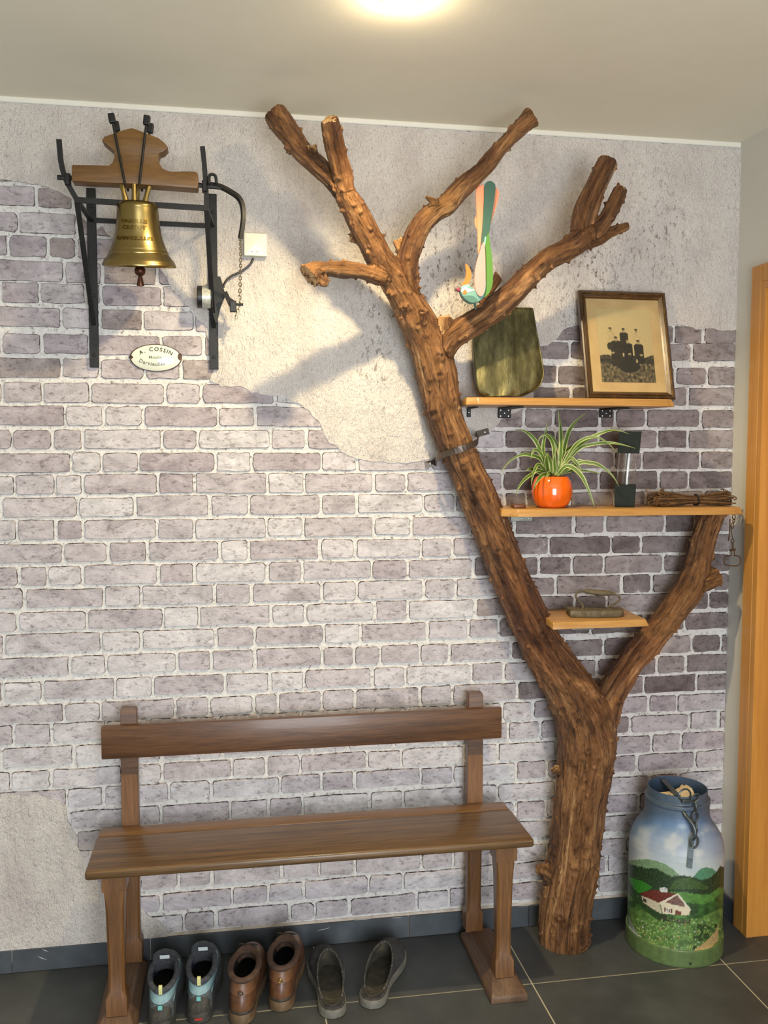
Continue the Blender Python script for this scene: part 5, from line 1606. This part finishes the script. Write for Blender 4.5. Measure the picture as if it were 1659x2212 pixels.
for (X0, Y0), d, L, Wd, f, off in (((835, 830), (0.05, 0, 1), .036, .026, 0, .014), ((848, 680), (0, 0, 1), .030, .018, 1, .020), ((845, 570), (0, 0, 1), .032, .019, 0, .014), ((840, 450), (0, 0, 1), .030, .018, 1, .012), ((845, 365), (.7, 0, .7), .030, .020, 0, .012)):
    add('chain_link', link(on_can(X0, Y0, off), d, L, Wd, .0029, f, 7, 14), M_CANM, can, smooth=True)
rg = on_can(750, 338, .004)
rg.z = .4990
add('chain_ring', link(rg + Vector((0, .010, .001)), (1, .1, 0), .040, .036, .0028, 0, 7, 18), M_CANM, can, smooth=True)
h0, h1 = cM(500, 165, -.13), cM(655, 335, -.225)
h0, h1 = G(1330 + 500 / 4.915, 1650 + 165 / 4.915, .488), G(1330 + 660 / 4.915, 1650 + 340 / 4.915, .478)
add('inner_bar', strip([h0, h1], .017, .004, Vector((.7, .3, 0))), M_CANM, can)
hole = on_can(792, 2122, .0002)
dn = (hole - CC); dn.z = 0; dn.normalize()
add('drain_hole', xf(lathe([(.0004, .0006), (.0036, .0005)], (0, 0, 0), 14), Matrix.Translation(hole) @ dn.to_track_quat('Z', 'Y').to_matrix().to_4x4()), M_BLACK, can)
# crumpled paper pushed into the can
M_PAPER = noisy('old_cream_paper', [(0.35, (214, 192, 150)), (0.7, (232, 216, 182))], 30, 3, rough=0.8)
pg = [(430, 318), (560, 285), (650, 268), (720, 192), (790, 245), (845, 318), (800, 345), (700, 355), (600, 352), (500, 340)]
q = smooth_path([G(1330 + a / 4.915, 1650 + c / 4.915, .472) for a, c in pg], 3, True)
ctr = sum(q, Vector()) / len(q)
V = [Vector((ctr.x, ctr.y, .476))] + [p.lerp(ctr, .02) + Vector((0, 0, .010 * noise.noise(p * 40))) for p in q]
V = [Vector((p.x, p.y, p.z)) for p in V]
lim = .082
for p in V:
    d = Vector((p.x - CC.x, p.y - CC.y, 0))
    if d.length > lim: p.x, p.y = CC.x + d.x / d.length * lim, CC.y + d.y / d.length * lim
n = len(q)
V2 = [p + Vector((0, 0, -.0015)) for p in V]
Fq = [(0, 1 + i, 1 + (i + 1) % n) for i in range(n)] + [(n + 1, n + 2 + (i + 1) % n, n + 2 + i) for i in range(n)] + [(1 + i, n + 2 + i, n + 2 + (i + 1) % n, 1 + (i + 1) % n) for i in range(n)]
add('paper_sheet', (V + V2, Fq), M_PAPER, label='crumpled cream paper stuffed in the mouth of the milk can', cat='paper')

# ================================================================== shoes
HW = [(0, 0), (.012, .013), (.04, .0235), (.10, .0315), (.2, .0335), (.32, .0315), (.45, .0345), (.58, .0415), (.70, .0460), (.80, .0445), (.89, .0375), (.95, .0275), (.985, .0155), (1, 0)]
def foot_outline(n, L, wk, bend):
    out = []
    for k in range(n):
        ph = 2 * math.pi * k / n
        s = (1 - math.cos(ph)) / 2
        hw = float(np.interp(s, [h[0] for h in HW], [h[1] for h in HW])) * wk
        x = hw * (1 if math.sin(ph) > 0 else -1)
        if k in (0, n // 2): x = 0
        out.append(Vector((x + bend * max(0, s - .4) ** 1.5 * .06, s * L, 0)))
    return out
class Shoe:
    def __init__(self, name, label, group, heel, ang, L=.285, wk=1.0, bend=0.0, zs=.03, oc=.105, oy=.070, ox=.034, zh=.105, zf=.125, toe_h=.050, vamp=.065, heel_p=.03, n=48):
        self.root = empty(name, (heel[0], heel[1], 0), label, 'shoe', group)
        self.root.rotation_euler = (0, 0, math.radians(ang))
        self.M = Matrix.Identity(4)
        self.n, self.L, self.zs = n, L, zs
        ORG[self.root] = Vector((0, 0, 0))                 # parts are given in the shoe's own frame
        self.B = foot_outline(n, L, wk, bend)
        self.O, self.P1, self.P2 = [], [], []
        for k in range(n):
            ph = 2 * math.pi * k / n
            w_ = (1 - math.cos(ph)) / 2
            o = Vector((ox * math.sin(ph), oc - oy * math.cos(ph), zh + (zf - zh) * w_))
            b_ = self.B[k] + Vector((0, 0, zs))
            hh = (o.z - zs)
            p1 = b_ + Vector((0, -.003 * (1 - w_), min(hh * .6, heel_p) * (1 - w_) + toe_h * w_))
            p2 = o + Vector((.004 * math.sin(ph), -.003 * (1 - w_) + vamp * w_ ** 2, -min(hh * .35, .03) * (1 - w_) - .018 * w_))
            self.O.append(o); self.P1.append(p1); self.P2.append(p2)
    def pt(self, k, t, off=0.0):
        k0 = int(math.floor(k)) % self.n; f = k - math.floor(k); k1 = (k0 + 1) % self.n
        def ev(i):
            b_ = self.B[i] + Vector((0, 0, self.zs))
            return b_ * (1 - t) ** 3 + self.P1[i] * 3 * t * (1 - t) ** 2 + self.P2[i] * 3 * t * t * (1 - t) + self.O[i] * t ** 3
        p = ev(k0).lerp(ev(k1), f)
        if off:
            c = Vector((0, min(max(p.y, .05), self.L * .75), self.zs * .5 + .01))
            p = p + (p - c).normalized() * off
        return p
    def part(self, name, geo, mat, parent=None, smooth=True, **kw):
        return add(name, geo, mat, parent or self.root, smooth=smooth, **kw)
    def upper(self, mat, m=12, name='upper'):
        V, F = [], []
        for j in range(m + 1):
            for k in range(self.n):
                V.append(self.pt(k, j / m))
        for j in range(m):
            for k in range(self.n):
                k2 = (k + 1) % self.n
                F.append((j * self.n + k, j * self.n + k2, (j + 1) * self.n + k2, (j + 1) * self.n + k))
        return self.part(name, (V, F), mat, smooth='all')
    def lining(self, mat, insole, depth=None):
        V, F = [], []
        n = self.n
        zi = self.zs + .006
        oc = sum(self.O, Vector()) / n
        rings = []
        rings.append([o.copy() for o in self.O])
        rings.append([oc + (o - oc) * .88 + Vector((0, 0, -.008)) for o in self.O])
        rings.append([oc.lerp(o, .86) * .5 + Vector((b_.x * .84, b_.y * .72 + .03, zi)) * .5 for o, b_ in zip(self.O, self.B)])
        rings.append([Vector((b_.x * .80, b_.y * .80 + .018, zi)) for b_ in self.B])
        for r_ in rings: V += r_
        for j in range(len(rings) - 1):
            for k in range(n):
                k2 = (k + 1) % n
                F.append((j * n + k, j * n + n + k, j * n + n + k2, j * n + k2))
        li = self.part('lining', (V, F), mat, smooth='all')
        self.part('insole', ([v + Vector((0, 0, .0005)) for v in rings[-1]], [tuple(range(n))]), insole, smooth=False)
    def sole(self, mat, z0, z1, grow=.003, name='sole', inset=.0):
        n = self.n
        c = Vector((0, self.L / 2, 0))
        def ring(g_, z): return [Vector((b_.x * (1 + g_ / .04), c.y + (b_.y - c.y) * (1 + g_ / (self.L / 2)), z)) for b_ in self.B]
        R_ = [ring(grow - .003, z0), ring(grow, z0 + .003), ring(grow, z1 - .003), ring(grow - .002, z1), ring(-.004, z1)]
        V = sum(R_, [])
        F = [tuple(range(n - 1, -1, -1))]
        for j in range(len(R_) - 1):
            for k in range(n):
                k2 = (k + 1) % n
                F.append((j * n + k, j * n + k2, (j + 1) * n + k2, (j + 1) * n + k))
        F.append(tuple((len(R_) - 1) * n + k for k in range(n)))
        return self.part(name, (V, F), mat)
    def collar(self, mat, r, name='collar', k0=None, k1=None, dz=-.002):
        if k0 is None:
            return self.part(name, tube([o + Vector((0, 0, dz)) for o in self.O], r, 8, False, True), mat, smooth='all')
        ks = np.linspace(k0, k1, 24)
        return self.part(name, tube([self.pt(k % self.n, 1.0) + Vector((0, 0, dz)) for k in ks], r, 8), mat, smooth='all')
    def patch(self, name, mat, k0, k1, t0, t1, off=.0014, parent=None, nk=14, nt_=5, **kw):
        # panel lying on the upper; t0/t1 may be functions of the position along it (0..1)
        V, F = [], []
        for i in range(nk + 1):
            u = i / nk
            a = t0(u) if callable(t0) else t0
            c = t1(u) if callable(t1) else t1
            for j in range(nt_ + 1):
                V.append(self.pt((k0 + (k1 - k0) * u) % self.n, a + (c - a) * j / nt_, off))
        for i in range(nk):
            for j in range(nt_):
                q0 = i * (nt_ + 1) + j
                F.append((q0, q0 + 1, q0 + nt_ + 2, q0 + nt_ + 1) if k1 < k0 else (q0, q0 + nt_ + 1, q0 + nt_ + 2, q0 + 1))
        return self.part(name, (V, F), mat, parent, smooth='all', **kw)
M_GMESH = noisy('grey_mesh_fabric', [(0.3, (70, 76, 80)), (0.7, (96, 102, 106))], 160, 2, rough=0.85, bs=0.5, bscale=400)
M_GDARK = noisy('charcoal_padding', [(0.3, (52, 54, 58)), (0.7, (74, 76, 80))], 90, 2, rough=0.9, bs=0.3, bscale=300)
M_GBLUE = noisy('pale_teal_overlay', [(0.3, (116, 146, 152)), (0.7, (138, 168, 172))], 40, 3, rough=0.6)
M_GRUB = noisy('muddy_black_rubber', [(0.35, (44, 44, 42)), (0.6, (70, 66, 56)), (0.8, (104, 98, 84))], 45, 5, rough=0.75, bs=0.3)
M_LNAVY = noisy('worn_navy_lining', [(0.35, (34, 38, 74)), (0.6, (64, 66, 92)), (0.75, (128, 126, 140))], 50, 4, rough=0.9)
M_YELL = flat('pale_yellow_loop', (212, 208, 140), 0.6)
M_LOGO = flat('teal_badge', (104, 176, 172), 0.5)
M_TAG = flat('white_tag', (206, 212, 212), 0.6)
M_RED = flat('red_accent', (176, 48, 40), 0.5)
M_INSD = noisy('dark_insole', [(0.3, (26, 25, 24)), (0.7, (44, 42, 38))], 60, 3, rough=0.95)
def hiking_shoe(label, heel, ang, seed):
    s = Shoe('hiking_shoe', label, 'grey hiking shoes under the bench', heel, ang, L=.282, wk=1.0, zs=.030, oc=.098, oy=.072, ox=.035, zh=.104, zf=.120, toe_h=.046, vamp=.075)
    so = s.sole(M_GRUB, 0.0, .030)
    s.part('accent', box(-.010, .010, -.0042, -.0028, .013, .018), M_RED, so, smooth=False)
    up = s.upper(M_GMESH)
    s.lining(M_LNAVY, M_INSD)
    s.collar(M_GDARK, .0075)
    n = s.n
    s.patch('collar_band', M_GBLUE, -17, 17, lambda u: .53 + .10 * abs(2 * u - 1), lambda u: .80 + .09 * abs(2 * u - 1), .0018, nk=24)
    s.patch('heel_counter', M_GRUB, -4.2, 4.2, .0, lambda u: .50 - .22 * abs(2 * u - 1) ** 2, .0028)
    for a, c in ((5.5, 12.0), (-5.5, -12.0)):
        s.patch('side_stripe', M_GBLUE, a, c, lambda u: .34 + .10 * u, lambda u: .50 + .06 * u, .0018, nk=8)
        s.patch('side_panel', M_GDARK, a * 1.1, c * 1.25, .05, lambda u: .28 + .05 * u, .0016, nk=8)
    lp = [s.pt(0, .97, .004), s.pt(0, .98, .013) + Vector((0, 0, .003)), s.pt(0, .92, .014), s.pt(0, .83, .004)]
    s.part('pull_loop', strip(smooth_path(lp, 4), .009, .004, Vector((1, 0, 0))), M_YELL, smooth=False)
    bd = s.pt(0, .44, .004)
    s.part('badge', xf(box(-.0055, .0055, -.001, .001, -.0055, .0055), Matrix.Translation(bd) @ Matrix.Rotation(math.radians(-8), 4, 'X')), M_LOGO, smooth=False)
    # tongue
    V, F = [], []
    m_ = 8
    for i in range(m_ + 1):
        t = i / m_
        for j in range(9):
            u = j / 8 * 2 - 1
            y = .158 - .020 * t - .016 * t * t + .004 * (1 - u * u)
            z = .082 + .070 * t - .006 * abs(u) ** 3 * (t > .6)
            V.append(Vector((u * (.027 + .006 * t - .004 * t ** 4), y - .012 * abs(u) ** 2, z)))
    V2 = [v + Vector((0, .010, .003)) for v in V]
    nn_ = len(V)
    F = [(i * 9 + j, i * 9 + j + 1, i * 9 + 10 + j, i * 9 + 9 + j) for i in range(m_) for j in range(8)]
    F2 = [tuple(x + nn_ for x in f[::-1]) for f in F]
    bd_ = [i * 9 for i in range(m_ + 1)] + [m_ * 9 + j for j in range(1, 9)] + [i * 9 + 8 for i in range(m_ - 1, -1, -1)] + list(range(7, 0, -1))
    F3 = [(bd_[k], bd_[(k + 1) % len(bd_)], bd_[(k + 1) % len(bd_)] + nn_, bd_[k] + nn_) for k in range(len(bd_))]
    tg = s.part('tongue', (V + V2, F + F2 + F3), M_GDARK)
    s.part('size_tag', ([v + Vector((0, -.0012, 0)) for v in (Vector((-.013, .1335, .128)), Vector((.013, .1335, .128)), Vector((.013, .1285, .141)), Vector((-.013, .1285, .141)))], [(0, 1, 2, 3)]), M_TAG, tg, smooth=False)
    lc = []
    for i in range(4):
        y = .178 + .016 * i
        z = .105 - .011 * i
        s.part('lace', tube(smooth_path([Vector((-.020, y, z - .006)), Vector((0, y + .003, z + .002)), Vector((.020, y, z - .006))], 3), .0022, 6), M_LOGO if i == 9 else M_GRUB)
    return s
hiking_shoe('grey and pale blue hiking shoe next to the bench foot', (-.354, -.362), -2, 1)
hiking_shoe('grey and pale blue hiking shoe beside the brown boots', (-.256, -.338), -4, 2)
M_LEA = noisy('brown_leather', [(0.3, (72, 45, 28)), (0.5, (100, 65, 41)), (0.75, (126, 88, 60))], 22, 5, rough=0.42, bs=0.25, bscale=160, coat=0.15)
M_LEAL = noisy('brown_leather_light', [(0.3, (96, 63, 40)), (0.7, (124, 86, 57))], 30, 4, rough=0.45)
M_PAD = noisy('dark_brown_padding', [(0.3, (62, 44, 34)), (0.7, (88, 64, 48))], 60, 3, rough=0.8)
M_INB = noisy('black_inside', [(0.3, (12, 10, 10)), (0.7, (34, 26, 24))], 30, 3, rough=0.95)
M_BSOLE = noisy('tan_rubber_sole', [(0.3, (78, 60, 40)), (0.7, (116, 92, 64))], 40, 4, rough=0.65, bs=0.2)
M_BWELT = noisy('dark_welt', [(0.3, (44, 38, 32)), (0.7, (66, 56, 46))], 40, 4, rough=0.65)
M_BRS = flat('brass_eyelet', (178, 150, 70), 0.35, 0.9)
def boot(label, heel, ang, scuff):
    s = Shoe('leather_boot', label, 'brown leather boots under the bench', heel, ang, L=.288, wk=1.0, zs=.036, oc=.092, oy=.070, ox=.038, zh=.112, zf=.118, toe_h=.050, vamp=.080)
    s.sole(M_BSOLE, 0.0, .028, .0035)
    s.sole(M_BWELT, .0275, .037, .0025, 'welt')
    s.upper(M_LEA)
    s.lining(M_INB, M_INB)
    s.collar(M_PAD, .0085)
    s.patch('heel_panel', M_LEAL, -11, 11, lambda u: .52 - .06 * abs(2 * u - 1), lambda u: .90 - .03 * abs(2 * u - 1), .0016, nk=20)
    s.patch('heel_counter', M_LEA, -13, 13, .0, lambda u: .46 - .10 * abs(2 * u - 1), .0014, nk=20)
    s.part('stitching', tube([s.pt(k % s.n, .50 - .06 * abs(k) / 11, .0020) for k in np.linspace(-11, 11, 24)], .0010, 5), M_LEAL)
    bt = s.patch('back_strap', M_LEAL, -1.3, 1.3, .50, .97, .0030, nk=6)
    lp = s.pt(0, .56, .005)
    s.part('loop', link(lp, (1, 0, 0), .013, .009, .0016, 0), M_BRS if not scuff else M_BWELT)
    # tongue and ankle flap
    V, F = [], []
    m_ = 6
    for i in range(m_ + 1):
        t = i / m_
        for j in range(9):
            u = j / 8 * 2 - 1
            V.append(Vector((u * (.026 + .004 * t), .160 - .012 * t - .014 * u * u, .095 + .040 * t - .010 * abs(u) ** 3)))
    V2 = [v + Vector((0, .007, .001)) for v in V]
    nn_ = len(V)
    F = [(i * 9 + j, i * 9 + j + 1, i * 9 + 10 + j, i * 9 + 9 + j) for i in range(m_) for j in range(8)]
    F2 = [tuple(x + nn_ for x in f[::-1]) for f in F]
    bd_ = [i * 9 for i in range(m_ + 1)] + [m_ * 9 + j for j in range(1, 9)] + [i * 9 + 8 for i in range(m_ - 1, -1, -1)] + list(range(7, 0, -1))
    F3 = [(bd_[k], bd_[(k + 1) % len(bd_)], bd_[(k + 1) % len(bd_)] + nn_, bd_[k] + nn_) for k in range(len(bd_))]
    s.part('tongue', (V + V2, F + F2 + F3), M_PAD)
    for i in range(4):
        y, z = .172 + .014 * i, .122 - .012 * i
        s.part('lace', tube(smooth_path([Vector((-.022, y, z - .008)), Vector((-.006, y + .004, z + .002)), Vector((.008, y + .003, z + .001)), Vector((.022, y, z - .008))], 3), .0022, 6), M_BWELT)
    s.part('lace_bow', tube(smooth_path([Vector((0, .170, .126)), Vector((-.018, .165, .132)), Vector((-.026, .172, .126)), Vector((-.010, .172, .124)), Vector((.012, .168, .130)), Vector((.024, .174, .124)), Vector((.002, .172, .124))], 4), .0022, 6), M_BWELT)
    for x in (-.026, .026):
        s.part('eyelet', sphere((x, .170, .112), .0030, 10, 6), M_BRS)
    return s
boot('brown leather ankle boot with a dark loop beside the grey hiking shoe', (-.147, -.362), -9, True)
boot('brown leather ankle boot with a brass loop beside the dark slipper', (-.040, -.322), -10, False)
M_SLIP = noisy('dark_grey_corduroy', [(0.3, (44, 42, 42)), (0.5, (60, 58, 58)), (0.7, (78, 75, 74))], 38, 3, (1, 1, 1), 0.9, bs=0.5, bscale=220)
M_SLSOLE = noisy('grey_rubber_sole', [(0.3, (90, 88, 80)), (0.7, (122, 119, 108))], 30, 4, rough=0.7)
M_SLIN = noisy('felt_footbed', [(0.3, (40, 37, 28)), (0.6, (58, 54, 42)), (0.8, (92, 86, 66))], 34, 5, rough=0.95, bs=0.4, bscale=200)
M_PIPE = noisy('stitched_piping', [(0.50, (40, 40, 39)), (0.60, (120, 116, 102))], 420, 1, rough=0.7)
def slipper(label, heel, ang, bend):
    s = Shoe('slipper', label, 'dark slippers under the bench', heel, ang, L=.292, wk=1.08, bend=bend, zs=.022, oc=.118, oy=.098, ox=.036, zh=.0285, zf=.070, toe_h=.045, vamp=.055, heel_p=.004)
    s.sole(M_SLSOLE, 0.0, .024, .0035)
    for k in range(s.n):                                   # low heel, sides rising towards the instep
        w_ = (1 - math.cos(2 * math.pi * k / s.n)) / 2
        s.O[k].z = .0290 + .044 * max(0, (w_ - .22) / .78) ** .8
    s.upper(M_SLIP)
    n = s.n
    V = [Vector((b_.x * .86, b_.y * .90 + .010, .0265 + .004 * abs(b_.x) / .04)) for b_ in s.B]
    V.append(Vector((0, s.L * .4, .0245)))
    s.part('footbed', (V, [(k, (k + 1) % n, n) for k in range(n)]), M_SLIN, smooth='all')
    Vl = [o.copy() for o in s.O] + [Vector((o.x * .98, o.y, .026)) for o in s.O]
    s.part('lining', (Vl, [(k, n + k, n + (k + 1) % n, (k + 1) % n) for k in range(n)]), M_SLIN, smooth='all')
    s.collar(M_PIPE, .0030, 'piping', 6, n - 6, 0.0)
    return s
slipper('dark grey open-heel slipper pointing straight at the wall', (.100, -.376), -2, -.5)
slipper('dark grey open-heel slipper turned outwards toward the bench leg', (.203, -.350), -21, .5)
